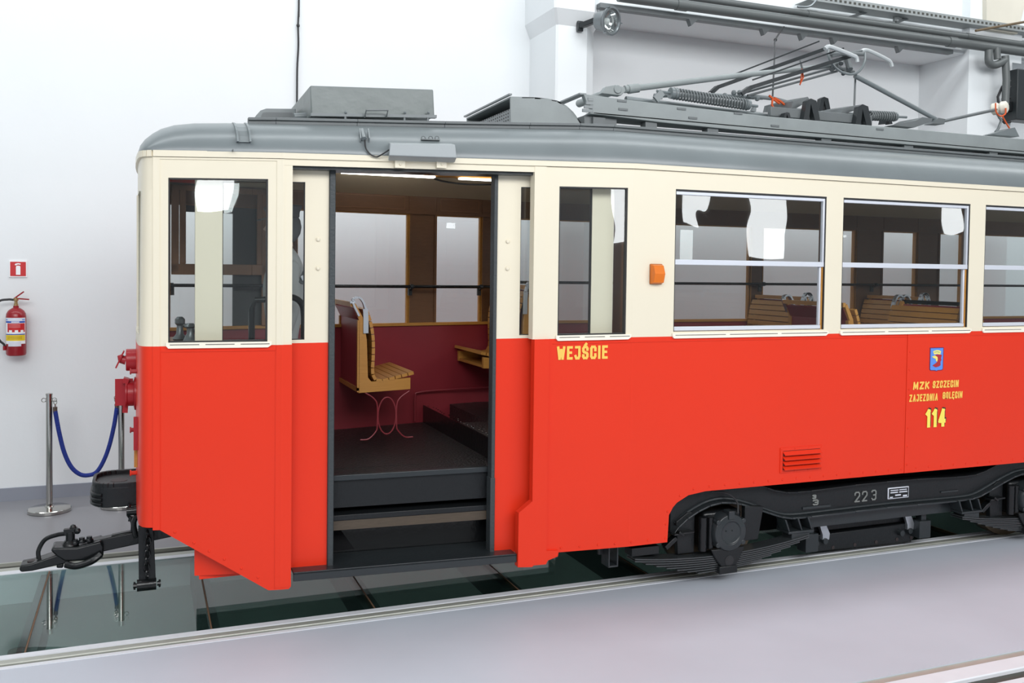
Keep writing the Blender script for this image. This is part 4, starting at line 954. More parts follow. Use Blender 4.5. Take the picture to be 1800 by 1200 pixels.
for i, (a, b) in enumerate(pil):
    mb = TB(); fbox(mb, a, b, ZS, ZT, .05, .066)
    if b-a > .15: fbox(mb, a+.005, a+.022, ZS, ZT, .05, .075); fbox(mb, b-.022, b-.005, ZS, ZT, .05, .075); fbox(mb, a-.0, a+.004, ZT, 2.61, .068, .072); fbox(mb, b-.004, b, ZT, 2.61, .068, .072)
    mb.build('window_pillar', WOODD)
for i, (a, b) in enumerate(FAR):
    mb = TB(); 
    fbox(mb, a-.01, a, ZS, ZT, .0, .07); fbox(mb, b, b+.01, ZS, ZT, .0, .07); fbox(mb, a, b, ZT-.012, ZT, .0, .06); fbox(mb, b-.018, b, ZS, ZT, .03, .058)
    f = mb.build('far_window_frame', WOODM if i == 0 else WOODO)
    mb = TB(); fbox(mb, a, b, ZS, ZT, .018, .023); mb.build('far_pane', GLASSI, smooth=0).parent = f
    if i == 0:
        mb = TB()
        for s_ in ((.185, .235, 2.0, 2.60), (.238, .28, 2.06, 2.60), (.765, .80, 2.06, 2.60), (.80, .855, 1.62, 2.60), (.185, .855, 1.985, 2.06), (.185, .855, 2.56, 2.60)): fbox(mb, *s_, .06, .10)
        mb.build('drop_sash', WOODM, bevel=.004).parent = f
        mb = TB(); fbox(mb, .60, .86, ZS, 2.56, .022, .05); mb.build('dark_blind', mat('blind_grey', (.055, .06, .062), .6)).parent = f
        mb = TB(); fbox(mb, .28, .60, 2.42, 2.56, .03, .05); mb.build('dark_blind', bpy.data.materials['blind_grey']).parent = f
# framed panels of the upper board
mb = TB()
for a, b in ((1.02, 1.90), (2.20, 2.54)):
    for s_ in ((a, b, 2.505, 2.509), (a, b, 2.60, 2.604), (a, a+.004, 2.505, 2.604), (b-.004, b, 2.505, 2.604)): fbox(mb, *s_, .066, .071)
mb.build('board_bead', WOODM, smooth=0).parent = up
# ceiling: sloping cream cove, board, lamps
mb = TB()
c_ = _cuts(.42, XE)
for a, b in zip(c_, c_[1:]):
    q = []
    for x in (a, b): q.append([(x, fy(x)-.068, 2.613), (x, fy(x)-.36, 2.742), (x, fy(x)-.36, 2.76), (x, fy(x)-.02, 2.64)])
    mb.hexa(q[0]+q[1])
mb.build('ceiling_cove', BEIGE, smooth=0)
mb = TB()
for a, b in zip(c_, c_[1:]): mb.hexa([(a, sy(a)+.20, 2.80+sag(a)*.5), (b, sy(b)+.20, 2.80+sag(b)*.5), (b, fy(b)-.03, 2.80+sag(b)*.5), (a, fy(a)-.03, 2.80+sag(a)*.5), (a, sy(a)+.20, 2.775+sag(a)*.5), (b, sy(b)+.20, 2.775+sag(b)*.5), (b, fy(b)-.03, 2.775+sag(b)*.5), (a, fy(a)-.03, 2.775+sag(a)*.5)])
mb.build('ceiling_board', BEIGE, smooth=0)
mb = TB(); mb.box(.9, 3.0, 6.62, 6.70, 2.735, 2.76); cl = mb.build('ceiling_batten', WOODO)
for a, b in ((1.33, 2.02), (2.22, 2.50)):
    mb = TB(); mb.box(a, b, 6.60, 6.66, 2.722, 2.735); mb.build('lamp_cover', LAMP, smooth=0).parent = cl
mb = TB(); mb.tube(catmull([(2.05, 6.72, 2.725), (2.15, 6.75, 2.71), (2.35, 6.78, 2.702), (2.62, 6.75, 2.712)], 6), .007, 6); mb.build('ceiling_cord', CABLE).parent = cl
mb = TB(); sbox(mb, .06, .73, 2.58, 2.66, .05, .09); sbox(mb, .06, .75, 1.58, 1.64, .046, .09); mb.build('inner_lining', WOODD)
mb = TB(); sbox(mb, 2.30, XE, .9, 1.60, .046, .07); mb.build('inner_side_lining', MAROON)
mb = TB(); sbox(mb, 2.30, XE, 1.59, 1.64, .046, .09); mb.build('inner_lining', WOODD)
for a, b in ((2.79, 3.12), (4.32, 4.455), (5.632, 5.777), (6.955, 7.095)):
    mb = TB(); sbox(mb, a, b, 1.62, 2.60, .05, .075); mb.build('inner_pillar', WOODD)
mb = TB(); sbox(mb, 2.30, XE, 2.58, 2.72, .05, .09); mb.build('inner_head_board', WOODD)
mb = TB(); mb.box(2.855, 2.90, 5.13, 5.36, .968, 2.78); mb.build('bulkhead_post', WOODD, bevel=.004)
# window rails
def rail(y, z, xs, x0, x1, r=.0125):
    mb = TB(); mb.cyl((x0, y, z), (x1, y, z), r, 12); o = mb.build('window_rail', BLACK)
    for x in xs:
        mb = TB(); mb.cyl((x-.012, y, z), (x+.012, y, z), .019, 12); mb.bar((x, y, z), (x+.006, y+.06, z-.03), .02, .014); mb.box(x-.012, x+.018, y+.05, y+.07, z-.07, z+.0); mb.build('rail_bracket', GREYB).parent = o
rail(6.90, 1.908, (1.93, 2.50), .95, 2.62)
rail(6.80, 1.91, (.19, .84), .15, .90)
rail(7.02, 1.945, (2.80, 4.0, 5.30, 6.62), 2.78, 8.8)
# --- seats ------------------------------------------------------------------------------------------
def seat(x, y0, y1, z, d, hs=0):
    """wooden bench: x = outer face of the backrest, d = +1 faces along the tram, -1 against"""
    X = lambda u: x+d*u
    mb = TB(); side = [(0, -.085), (.0, .30), (-.0, .42), (-.045, .52), (-.025, .535), (.03, .43), (.055, .28), (.065, .02), (.09, -.01), (.37, .01), (.37, -.072), (0.0, -.086)]
    mb.prism([(X(u), y0, z+w_) for u, w_ in side], (0, .035, 0)); mb.prism([(X(u), y1-.035, z+w_) for u, w_ in side], (0, .035, 0))
    mb.box(min(X(0.004), X(.366)), max(X(0.004), X(.366)), y0+.036, y1-.036, z-.07, z-.05)
    s = mb.build('passenger_seat', WOODO, bevel=.003)
    mb = TB(); mb.prism([(X(.0), y0+.02, z-.05), (X(.012), y0+.02, z-.05), (X(.012), y0+.02, z+.42), (X(-.03), y0+.02, z+.51), (X(-.042), y0+.02, z+.50), (X(.0), y0+.02, z+.42)], (0, y1-y0-.04, 0)); mb.build('back_panel', MAROON, smooth=0).parent = s
    mb = TB(); fr = [(-.006, -.075, .012, .03), (-.006, .40, .012, .025)]
    a = (X(-.012), z-.07); 
    mb.bar((X(-.004), y0, z-.065), (X(-.004), y1, z-.065), .014, .03); mb.bar((X(-.05), y0, z+.53), (X(-.05), y1, z+.53), .022, .03); mb.bar((X(-.004), y1-.02, z-.07), (X(-.004), y1-.02, z+.42), .014, .03, up=(0, 1, 0)); mb.bar((X(-.004), y0+.015, z-.07), (X(-.004), y0+.015, z+.42), .014, .03, up=(0, 1, 0))
    mb.build('back_frame', WOODO).parent = s
    mb = TB(); curve = catmull([(.045, .50), (.075, .42), (.098, .30), (.100, .16), (.096, .06), (.115, .005), (.17, -.004), (.27, .016), (.395, .044)], 4); 
    C = [Vector((p[0], p[1], 0)) for p in [(q.x, q.y) for q in [Vector((a_.x, a_.y, 0)) for a_ in curve]]]
    st_ = []; acc = 0
    pts = C
    tot = sum((q-p).length for p, q in zip(pts, pts[1:])); N = 17
    def along(sv):
        a_ = 0
        for p, q in zip(pts, pts[1:]):
            l_ = (q-p).length
            if a_+l_ >= sv: return p+(q-p)*((sv-a_)/l_)
            a_ += l_
        return pts[-1]
    for i in range(N):
        p = along(tot*i/N+.003); q = along(tot*(i+1)/N-.003); nn = Vector((-(q-p).y, (q-p).x, 0)).normalized()*.011
        mb.prism([(X(p.x-nn.x), y0-.004, z+p.y-nn.y), (X(q.x-nn.x), y0-.004, z+q.y-nn.y), (X(q.x+nn.x), y0-.004, z+q.y+nn.y), (X(p.x+nn.x), y0-.004, z+p.y+nn.y)], (0, y1-y0+.008, 0))
    mb.build('slats', WOODO, smooth=0).parent = s
    yh = y0-.006 if hs == 0 else y1+.006
    mb = TB(); hp = catmull([(X(-.005), yh, z+.45), (X(-.05), yh, z+.555), (X(.0), yh, z+.575), (X(.04), yh, z+.50), (X(.045), yh, z+.33)], 5)
    for p, q in zip(hp, hp[1:]): mb.bar(p, q, .035, .014, up=(0, 0, 1))
    mb.build('grab_handle', TIN).parent = s
    return s
def seat_leg(s, x, y, z0, z1, mt):
    mb = TB(); zc = (z0+z1)/2
    mb.tube([(x+.065*math.cos(a), y, zc+.13*math.sin(a)*(1 if abs(math.sin(a)) < .99 else 1)) for a in [2*PI*i/28 for i in range(28)]], 0.0052, 8, True)
    for sg in (-1, 1): mb.tube(catmull([(x+sg*.16, y, z1), (x+sg*.095, y, z1-.045), (x+sg*.07, y, zc+.07), (x+sg*.07, y, zc-.07), (x+sg*.08, y, z0+.06), (x+sg*.13, y, z0+.012), (x+sg*.19, y, z0+.008)], 5), .0052, 8)
    o = mb.build('leg_frame', mt); o.parent = s
s1_ = seat(1.395, 6.32, 6.99, 1.265, 1); seat_leg(s1_, 1.60, 6.33, FZ, 1.18, mat('leg_dull_red', (.27, .035, .045), .4))
s2_ = seat(2.72, 6.42, 7.03, 1.385, -1)
s2_ = seat(2.745, 6.42, 7.05, 1.385, 1)
for x, d in ((5.285, -1), (5.315, 1), (6.60, -1), (6.63, 1)): seat(x, 6.42, 7.08, 1.30, d)
for x, d in ((4.62, 1), (5.70, -1), (5.80, 1)): seat(x, 5.14, 5.80, 1.30, d, 1)
mb = TB(); mb.tube(catmull([(1.99, 6.985, .85), (1.99, 6.985, 1.04), (2.02, 6.987, 1.075), (2.2, 7.0, 1.085), (2.75, 7.04, 1.09)], 5), .007, 8); mb.build('wall_conduit', MAROON)
mb = TB(); mb.tube(catmull([(.80, 5.62, 1.86), (.84, 5.62, 1.865), (.885, 5.62, 1.835), (.903, 5.62, 1.77), (.905, 5.62, 1.6), (.905, 5.62, .85)], 6), .019, 12); mb.tube([(.80, 5.62, 1.86), (.62, 5.62, 1.85), (.60, 5.62, 1.8), (.60, 5.62, .85)], .019, 12); mb.build('cab_rail', BLACK)
# driver's desk and levers
mb = TB(); mb.box(.03, .30, 5.75, 6.45, .84, 1.58); dk = mb.build('driver_desk', WOODM, bevel=.02)
mb = TB(); mb.lathe([(.03, 0), (.045, .02), (.022, .05), (.018, .10), (.03, .115), (.03, .14), (.015, .155)], (.215, 6.0, 1.58), n=16); mb.tube([(.215, 6.0, 1.69), (.30, 6.0, 1.66)], .013, 8); mb.ball((.305, 6.0, 1.655), .024, 10); mb.build('control_handle', CHROMEG).parent = dk
mb = TB(); mb.lathe([(.05, 0), (.035, .03), (.02, .06), (.02, .09), (.035, .10), (.02, .12)], (.27, 5.9, 1.58), n=16); mb.build('brake_valve', CHROMEG).parent = dk
# --- truck (running gear) ---------------------------------------------------------------------------
CX = 4.97
lowc = [(3.20, .355), (3.232, .392), (3.30, .443), (3.382, .484), (3.47, .515), (3.558, .527), (3.64, .521), (3.716, .505), (3.83, .468), (3.949, .423), (4.05, .388), (4.14, .371), (4.30, .368), (4.684, .372), (CX, .374)]
uppc = [(CX, .555), (4.684, .553), (4.30, .541), (4.184, .541), (4.10, .545), (3.993, .568), (3.93, .592), (3.852, .615), (3.80, .64), (3.3, .66), (3.2, .50)]
lowf = lowc+[(2*CX-x, z) for x, z in reversed(lowc[:-1])]
uppf = [(2*CX-x, z) for x, z in reversed(uppc[1:])]+uppc
def frame(y, name):
    mb = TB()
    n = len(lowc)
    up_at = lambda x: next((za+(zb-za)*(xa-x)/(xa-xb) for (xa, za), (xb, zb) in zip(uppc, uppc[1:]) if xb <= x <= xa), .5)
    xs = [p[0] for p in lowc]
    lo_full = lowf; 
    for (xa, za), (xb, zb) in zip(lowf, lowf[1:]):
        ua = up_at(xa if xa <= CX else 2*CX-xa); ub = up_at(xb if xb <= CX else 2*CX-xb)
        mb.hexa([(xa, y, za), (xb, y, zb), (xb, y+.022, zb), (xa, y+.022, za), (xa, y, ua), (xb, y, ub), (xb, y+.022, ub), (xa, y+.022, ua)])
    return mb.build(name, BLACKM, smooth=30)
tf = frame(5.16, 'truck_frame')
mb = TB()
for (xa, za), (xb, zb) in zip(lowf, lowf[1:]): mb.hexa([(xa, 5.105, za-.010), (xb, 5.105, zb-.010), (xb, 5.22, zb-.010), (xa, 5.22, za-.010), (xa, 5.105, za+.004), (xb, 5.105, zb+.004), (xb, 5.22, zb+.004), (xa, 5.22, za+.004)])
mb.build('lower_flange', GREYB, bevel=.004).parent = tf
mb = TB(); mb.tube(catmull([Vector((x, 5.158, z+.014)) for x, z in lowf[1:-1]], 3), .012, 8); mb.build('flange_weld', GREYB).parent = tf
mb = TB(); ufl = [p for p in uppf if .0 < p[0] and (3.84 < p[0] < 2*CX-3.84)]
for (xa, za), (xb, zb) in zip(ufl, ufl[1:]): mb.hexa([(xa, 5.115, za-.004), (xb, 5.115, zb-.004), (xb, 5.22, zb-.004), (xa, 5.22, za-.004), (xa, 5.115, za+.007), (xb, 5.115, zb+.007), (xb, 5.22, zb+.007), (xa, 5.22, za+.007)])
mb.build('upper_flange', BLACKM, bevel=.003).parent = tf
mb = TB(); mb.box(4.10, 2*CX-4.10, 5.19, 5.23, .262, .365); mb.build('lower_beam', GREYB, bevel=.004).parent = tf
frame(7.06, 'truck_frame')
# casting marks and maker's plate
mb = TB(); px0, px1, pz0, pz1 = 5.018, 5.215, .418, .502
mb.box(px0, px1, 5.150, 5.161, pz0, pz1); pl_ = mb.build('data_plate', ALU, bevel=.004); pl_.parent = tf
mb = TB(); mb.box(px0+.008, px1-.008, 5.1485, 5.152, pz0+.008, pz1-.008); mb.build('plate_field', BLACK, smooth=0).parent = tf
mb = TB()
for (u0, u1, v0, v1) in ((.10, .48, .72, .80), (.52, .88, .72, .80), (.10, .46, .52, .62), (.52, .90, .52, .62), (.33, .60, .26, .38), (.08, .22, .12, .22), (.70, .90, .14, .28)):
    mb.box(px0+(px1-px0)*u0, px0+(px1-px0)*u1, 5.1475, 5.149, pz0+(pz1-pz0)*v0, pz0+(pz1-pz0)*v1)
mb.build('plate_print', ALU, smooth=0).parent = tf
UNDERBLK = mat('underside_shade_black', (.008, .008, .009), .85, spec=.15)  # matt near-black with the underside's shade put into the colour
SPRINGM = mat('oiled_spring_steel', (.03, .034, .036), .25, spec=.8)
CHALK = mat('chalk_grey', (.20, .21, .20), .6)
def mark(body, x, z, wd, h, name='casting_number'):
    P = lambda u, v, k, e=0: Vector((x+u, 5.1545-e*4+(.006 if k else 0), z+v))
    letters(body, P, wd, h, .009, .02).build(name, CHALK, smooth=0).parent = tf
mark('22', 4.715, .421, .115, .075); mark('3', 4.868, .423, .045, .075); mark('3', 4.345, .43, .05, .04); mark('3', 4.34, .475, .035, .03)
mb = TB(); mb.box(4.26, 4.50, 5.152, 5.162, .408, .425); mb.build('weld_scar', GREYB).parent = tf
mb = TB(); mb.box(5.53, 5.70, 5.152, 5.162, .425, .436); mb.build('weld_scar', GREYB).parent = tf
def axle(cx):
    for y in (5.318, 6.927):
        mb = TB(); s_ = 1 if y < 6 else -1
        mb.lathe([(.06, -.04), (.08, -.03), (.10, -.0), (.26, .0), (.30, -.01), (.305, -.05), (.345, -.05), (.347, .035), (.3475, .045), (.345, .072), (.30, .08), (.10, .08)], (cx, y, .3505), (0, s_, 0), 56)
        mb.build('wheel', mat('wheel_black', (.02, .02, .021), .45, bump=.1) if 'wheel_black' not in bpy.data.materials else bpy.data.materials['wheel_black'])
        mb = TB(); mb.lathe([(.343, -.052), (.3478, -.05), (.3478, .036), (.343, .038)], (cx, y, .3505), (0, s_, 0), 64); mb.build('tyre_tread', mat('rust_tyre', (.12, .085, .05), .45, metal=.4) if 'rust_tyre' not in bpy.data.materials else bpy.data.materials['rust_tyre'])
    mb = TB(); mb.cyl((cx, 5.2, .347), (cx, 7.0, .347), .055, 16); mb.build('axle', BLACK)
    m_ = 1 if cx < CX else -1
    # axle box
    mb = TB(); y = 5.06
    mb.box(cx-.15, cx+.15, 5.13, 5.27, .215, .465)
    ab = mb.build('axle_box', BLACK, bevel=.02)
    mb = TB(); mb.lathe([(.128, .10), (.130, .03), (.118, .008), (.078, .0), (.072, .008), (.045, .014), (.0, .014)], (cx+.005, 5.035, .340), (0, 1, 0), 36)
    for a in (-2.45, -.65, .65, 2.45):
        mb.cyl((cx+.005+.125*math.cos(a), 5.04, .340+.118*math.sin(a)), (cx+.005+.125*math.cos(a), 5.14, .340+.118*math.sin(a)), .017, 10)
    mb.box(cx-.02, cx+.025, 5.03, 5.10, .43, .485); mb.build('box_cover', GREYB, bevel=.003).parent = ab
    for k in (-.028, .02):
        mb = TB(); mb.ball((cx+k, 5.048, .352), .006, 6); mb.build('cover_bolt', GREYB).parent = ab
    mb = TB(); mb.cyl((cx-.175, 5.10, .225), (cx-.175, 5.10, .445), .028, 14); mb.cyl((cx-.115, 5.10, .235), (cx-.115, 5.10, .44), .022, 14); mb.build('guide_pin', BLACK).parent = ab
    mb = TB(); mb.prism([(cx-.34, 5.135, .205), (cx-.355, 5.135, .42), (cx-.27, 5.135, .475), (cx-.215, 5.135, .475), (cx-.215, 5.135, .205)], (0, .04, 0)); mb.build('horn_guide', BLACKM, bevel=.004).parent = ab
    mb = TB(); mb.prism([(cx+.15, 5.10, .255), (cx+.265, 5.10, .255), (cx+.305, 5.10, .475), (cx+.155, 5.10, .49)], (0, .04, 0)); mb.build('horn_guide', BLACKM, bevel=.004).parent = ab
    # spring hanger and leaf spring
    mb = TB(); mb.prism([(cx-.135, 5.055, .235), (cx+.125, 5.055, .235), (cx+.11, 5.055, .20), (cx+.055, 5.055, .10), (cx-.045, 5.055, .10), (cx-.11, 5.055, .19)], (0, .02, 0)); mb.box(cx-.075, cx+.065, 5.045, 5.20, .070, .12); hg = mb.build('spring_buckle', BLACKM, bevel=.006); hg.parent = ab
    mb = TB(); mb.lathe([(.034, 0), (.034, .004), (.024, .005), (.024, -.001)], (cx+.005, 5.053, .152), (0, 1, 0), 20); mb.build('pin_eye', CABLE).parent = ab
    mb = TB(); yA, yB = 5.075, 5.185; nl = 8
    for i in range(nl):
        h0 = .187-.0135*i; half = .68 if i < 2 else .68-.078*(i-1)
        prev = None
        for k in range(17):
            u = -1+2*k/16; xx = cx-.01+half*u; zz = h0+.052*(half*u/.68)**2 + .012*u*m_
            if prev:
                mb.hexa([(prev[0], yA, prev[1]-.0042), (xx, yA, zz-.0042), (xx, yB, zz-.0042), (prev[0], yB, prev[1]-.0042), (prev[0], yA, prev[1]+.0042), (xx, yA, zz+.0042), (xx, yB, zz+.0042), (prev[0], yB, prev[1]+.0042)])
            prev = (xx, zz)
    mb.build('leaf_spring', SPRINGM, smooth=25)
    # spring seat brackets on the frame
    xo = cx+m_*.595
    mb = TB(); zt = .37; 
    for q in (-.115, -.01, .075): mb.prism([(xo+q-.004, 5.09, zt), (xo+q+.010, 5.09, zt), (xo+q+.030+.012, 5.09, .285), (xo+q+.030, 5.09, .285)], (0, .10, 0))
    mb.box(xo-.09, xo+.125, 5.085, 5.20, .268, .285); mb.box(xo-.06, xo+.09, 5.09, 5.19, .225, .268); mb.build('spring_bracket', GREYB, bevel=.003)
    xo = cx-m_*.60; mb = TB(); mb.box(xo-.10, xo+.10, 5.10, 5.2, .235, .29); mb.build('spring_bracket', BLACKM, bevel=.004)
    mb = TB(); mb.bar((cx-.37, 5.12, .37), (cx-.33, 5.12, .345), .10, .016); mb.bar((cx-.40, 5.12, .352), (cx-.25, 5.12, .358), .08, .012); mb.bar((cx-.44, 5.14, .26), (cx-.36, 5.14, .32), .05, .03); mb.build('frame_end', BLACK, bevel=.003)
axle(3.585); axle(2*CX-3.585)
mb = TB(); mb.tube(catmull([(3.50, 5.14, .60), (3.60, 5.11, .585), (3.66, 5.08, .53), (3.655, 5.06, .46)], 5), .006, 6); mb.build('earth_cable', CABLE)
# track brake
mb = TB(); mb.prism([(4.425, 5.30, .045), (4.40, 5.30, .12), (4.44, 5.30, .165), (5.40, 5.30, .175), (5.43, 5.30, .15), (5.43, 5.30, .06), (5.40, 5.30, .03)], (0, .08, 0)); tb = mb.build('track_brake', BLACKM, bevel=.006)
mb = TB(); mb.box(4.44, 5.40, 5.33, 5.37, .175, .235); mb.build('brake_coil', BLACKM, bevel=.01).parent = tb
mb = TB()
for x in (4.46, 4.66, 4.86, 5.06, 5.26, 5.40): mb.cyl((x, 5.297, .062), (x, 5.31, .062), .014, 8)
mb.build('brake_bolt', SHADOWB).parent = tb
for x in (4.545, 5.34):
    mb = TB(); mb.prism([(x-.03, 5.275, .245), (x+.03, 5.275, .245), (x+.065, 5.275, .175), (x+.06, 5.275, .13), (x, 5.275, .13), (x, 5.275, .17)], (0, .03, 0)); mb.build('brake_hanger', TIN if x < 5 else TIN, bevel=.004).parent = tb
    mb = TB(); mb.cyl((x+.02, 5.265, .125), (x+.02, 5.31, .125), .022, 10); mb.build('hanger_nut', GREYB).parent = tb
    mb = TB(); mb.cyl((x-.06, 5.265, .115), (x-.06, 5.31, .115), .022, 10); mb.build('hanger_nut', GREYB).parent = tb
for x in (4.405, 5.455):
    mb = TB(); mb.box(x-.055, x+.055, 5.22, 5.32, .075, .205); mb.box(x-.02, x+.03, 5.24, 5.30, .20, .27); mb.build('brake_guide', GREYB, bevel=.004).parent = tb
# underframe
mb = TB(); mb.box(.35, XE, 5.55, 5.62, .33, .50); mb.box(.35, XE, 6.62, 6.69, .33, .50); mb.box(2.45, XE, 5.25, 6.95, .66, .71); mb.build('underframe', UNDERBLK, smooth=0)
mb = TB(); mb.box(2.95, 7.2, 5.64, 6.45, .11, .65); mb.build('motor_shade_block', UNDERBLK, bevel=.05)  # motor case stretched as an added block to keep the underside dark
mb = TB(); mb.box(2.74, 2.75, 5.14, 5.24, .175, .36); mb.box(2.80, 2.81, 5.14, 5.24, .175, .36); mb.box(2.74, 2.81, 5.14, 5.24, .17, .18); mb.box(2.70, 2.745, 5.2, 5.22, .24, .36); mb.build('jack_bracket', GREYB, bevel=.002)
# --- buffer, coupler, chain ------------------------------------------------------------------------
def rounded(xf, xb, ya, yb_, r, n=6):
    pts = [(xb, ya)]
    for i in range(n+1): a = -PI/2-PI/2*i/n; pts.append((xf+r+r*math.cos(a), ya+r+r*math.sin(a)))
    for i in range(n+1): a = PI-PI/2*i/n; pts.append((xf+r+r*math.cos(a), yb_-r+r*math.sin(a)))
    pts.append((xb, yb_)); return pts
bz0, bz1 = .622, .765
mb = TB(); pl = rounded(-.275, -.02, 5.86, 6.26, .12); mb.prism([(x, y, bz0) for x, y in pl], (0, 0, bz1-bz0-.022)); bf = mb.build('buffer', BLACKM, bevel=.006)
mb = TB(); inn = rounded(-.255, -.02, 5.885, 6.235, .105)
for i in range(len(pl)-1):
    a, b, c, d = pl[i], pl[i+1], inn[i+1], inn[i]
    mb.hexa([(a[0], a[1], bz1-.03), (b[0], b[1], bz1-.03), (c[0], c[1], bz1-.03), (d[0], d[1], bz1-.03), (a[0], a[1], bz1), (b[0], b[1], bz1), (c[0], c[1], bz1), (d[0], d[1], bz1)])
mb.build('buffer_rim', BLACKM, bevel=.004).parent = bf
mb = TB(); mb.lathe([(.048, 0), (.048, .002)], (-.13, 6.04, bz1-.0225), n=28); mb.build('buffer_hole', SHADOWB).parent = bf
mb = TB()
for z in (.64, .668, .696): mb.tube([(x-.003 if x < -.15 else x, y, z) for x, y in pl[3:-3]], .011, 8)
mb.build('buffer_ribs', BLACKM).parent = bf
mb = TB(); mb.cyl((-.01, 5.84, .60), (-.085, 5.84, .60), .026, 14); mb.cyl((-.07, 5.84, .60), (-.07, 5.84, .64), .010, 8); mb.tube(catmull([(-.03, 5.84, .57), (-.045, 5.84, .53), (-.04, 5.84, .47), (-.03, 5.84, .44)], 5), .016, 10); mb.build('brake_hose_cock', BLACK)
mb = TB(); mb.tube(catmull([at(225, 905, 5.95), at(230, 912, 5.95), at(233, 922, 5.95), at(232, 934, 5.95)], 4), .010, 8); mb.bar(at(226, 911, 5.95), at(235, 912, 5.95), .02, .03); mb.build('release_link', BLACK)
# coupler
Yc = 6.08
def cp_(px, py, y=Yc): return at(px, py, y)
mb = TB(); mb.bar(cp_(155, 961), cp_(300, 930), .07, .078); cb = mb.build('coupler', BLACK, bevel=.006)
def cs(name, mt, mbx, **k): o = mbx.build(name, mt, **k); o.parent = cb
mb = TB(); a_, b_ = cp_(48, 990), cp_(103, 975)
A1 = [(-.665, .255), (-.655, .245), (-.60, .245), (-.43, .27), (-.40, .275), (-.40, .345), (-.46, .33), (-.60, .290), (-.655, .285), (-.665, .275)]
mb.prism([(x, Yc-.06, z) for x, z in A1], (0, .12, 0)); cs('coupler_tongue', BLACK, mb, bevel=.012)
mb = TB(); p = cp_(54, 982); mb.lathe([(.024, 0), (.024, .004), (.014, .005)], (p.x+.005, Yc, .2885), n=18); cs('tongue_eye', SHADOWB, mb)
mb = TB(); mb.prism([(x, Yc-.075, z) for x, z in [(-.47, .325), (-.50, .36), (-.49, .375), (-.36, .365), (-.23, .39), (-.215, .36), (-.215, .30), (-.25, .275), (-.36, .285), (-.42, .285)]], (0, .15, 0)); cs('coupler_head', BLACK, mb, bevel=.012)
mb = TB(); mb.tube(catmull([(-.42, Yc-.09, .275), (-.36, Yc-.11, .265), (-.28, Yc-.11, .285), (-.23, Yc-.09, .315)], 5), .02, 10); cs('locking_loop', BLACK, mb)
mb = TB(); mb.cyl((-.40, Yc, .37), (-.40, Yc, .445), .026, 14); mb.bar((-.435, Yc, .445), (-.36, Yc, .45), .035, .035); mb.ball((-.385, Yc, .468), .02, 8); mb.ball((-.36, Yc-.02, .45), .02, 8); mb.lathe([(.05, 0), (.04, .02), (.03, .03)], (-.40, Yc, .365), n=16); cs('coupling_pin', BLACK, mb, bevel=.002)
for i, (px, py) in enumerate(((132, 956), (144, 953), (157, 951))):
    mb = TB(); p = cp_(px, py, Yc-.02); mb.lathe([(.024, 0), (.024, .012), (.016, .018), (.016, .03), (.0, .032)], p, n=12); cs('coupler_bolt', BLACK, mb)
mb = TB(); mb.tube(catmull([(-.41, Yc, .435), (-.47, Yc, .432), (-.535, Yc, .41), (-.57, Yc, .35), (-.57, Yc, .30)], 6), .013, 10); cs('pin_handle', BLACK, mb)
mb = TB(); mb.bar(cp_(196, 944), cp_(240, 935), .05, .035); cs('coupler_clamp', BLACK, mb, bevel=.008)
mb = TB(); mb.bar(cp_(100, 992, Yc-.03), cp_(112, 992, Yc-.03), .05, .03); cs('pin_foot', BLACK, mb, bevel=.008)
# hanging stirrup with chain
Yh = 5.72
hx = lambda px, py: at(px, py, Yh)
mb = TB(); mb.prism([hx(243, 925), hx(270, 928), hx(274, 1022), hx(244, 1022)], (0, .03, 0)); hb = mb.build('hanging_bracket', BLACKM, bevel=.004)
p = hx(258.5, 1027)
mb = TB(); mb.cyl((p.x-.055, Yh, p.z), (p.x+.05, Yh, p.z), .034, 16); mb.cyl((p.x-.035, Yh, p.z), (p.x-.03, Yh, p.z), .032, 16); mb.build('roller', BLACK).parent = hb
mb = TB()
for sx_ in (-1, 1): mb.cyl((p.x+sx_*.055, Yh, p.z), (p.x+sx_*.075, Yh, p.z), .014, 8); mb.tube([(p.x+sx_*.068, Yh, p.z-.022), (p.x+sx_*.068, Yh, p.z+.022)], .006, 6)
mb.build('roller_pin', BLACK).parent = hb
N = 7; za, zb = hx(258, 932).z, hx(258, 1012).z
for i in range(N):
    mb = TB(); zc = za+(zb-za)*(i+.5)/N; xx = hx(259, 970).x+.004*math.sin(i); hl = (za-zb)/N*.68
    ptsl = []
    for k in range(16):
        a = 2*PI*k/16; u_ = .014*math.cos(a); w_ = hl*math.sin(a)
        ptsl.append((xx+(u_ if i % 2 else u_*.35), Yh-.022+(u_*.35 if i % 2 else u_), zc+w_))
    mb.tube(ptsl, .0055, 6, True); mb.build('chain_link', BLACK).parent = hb
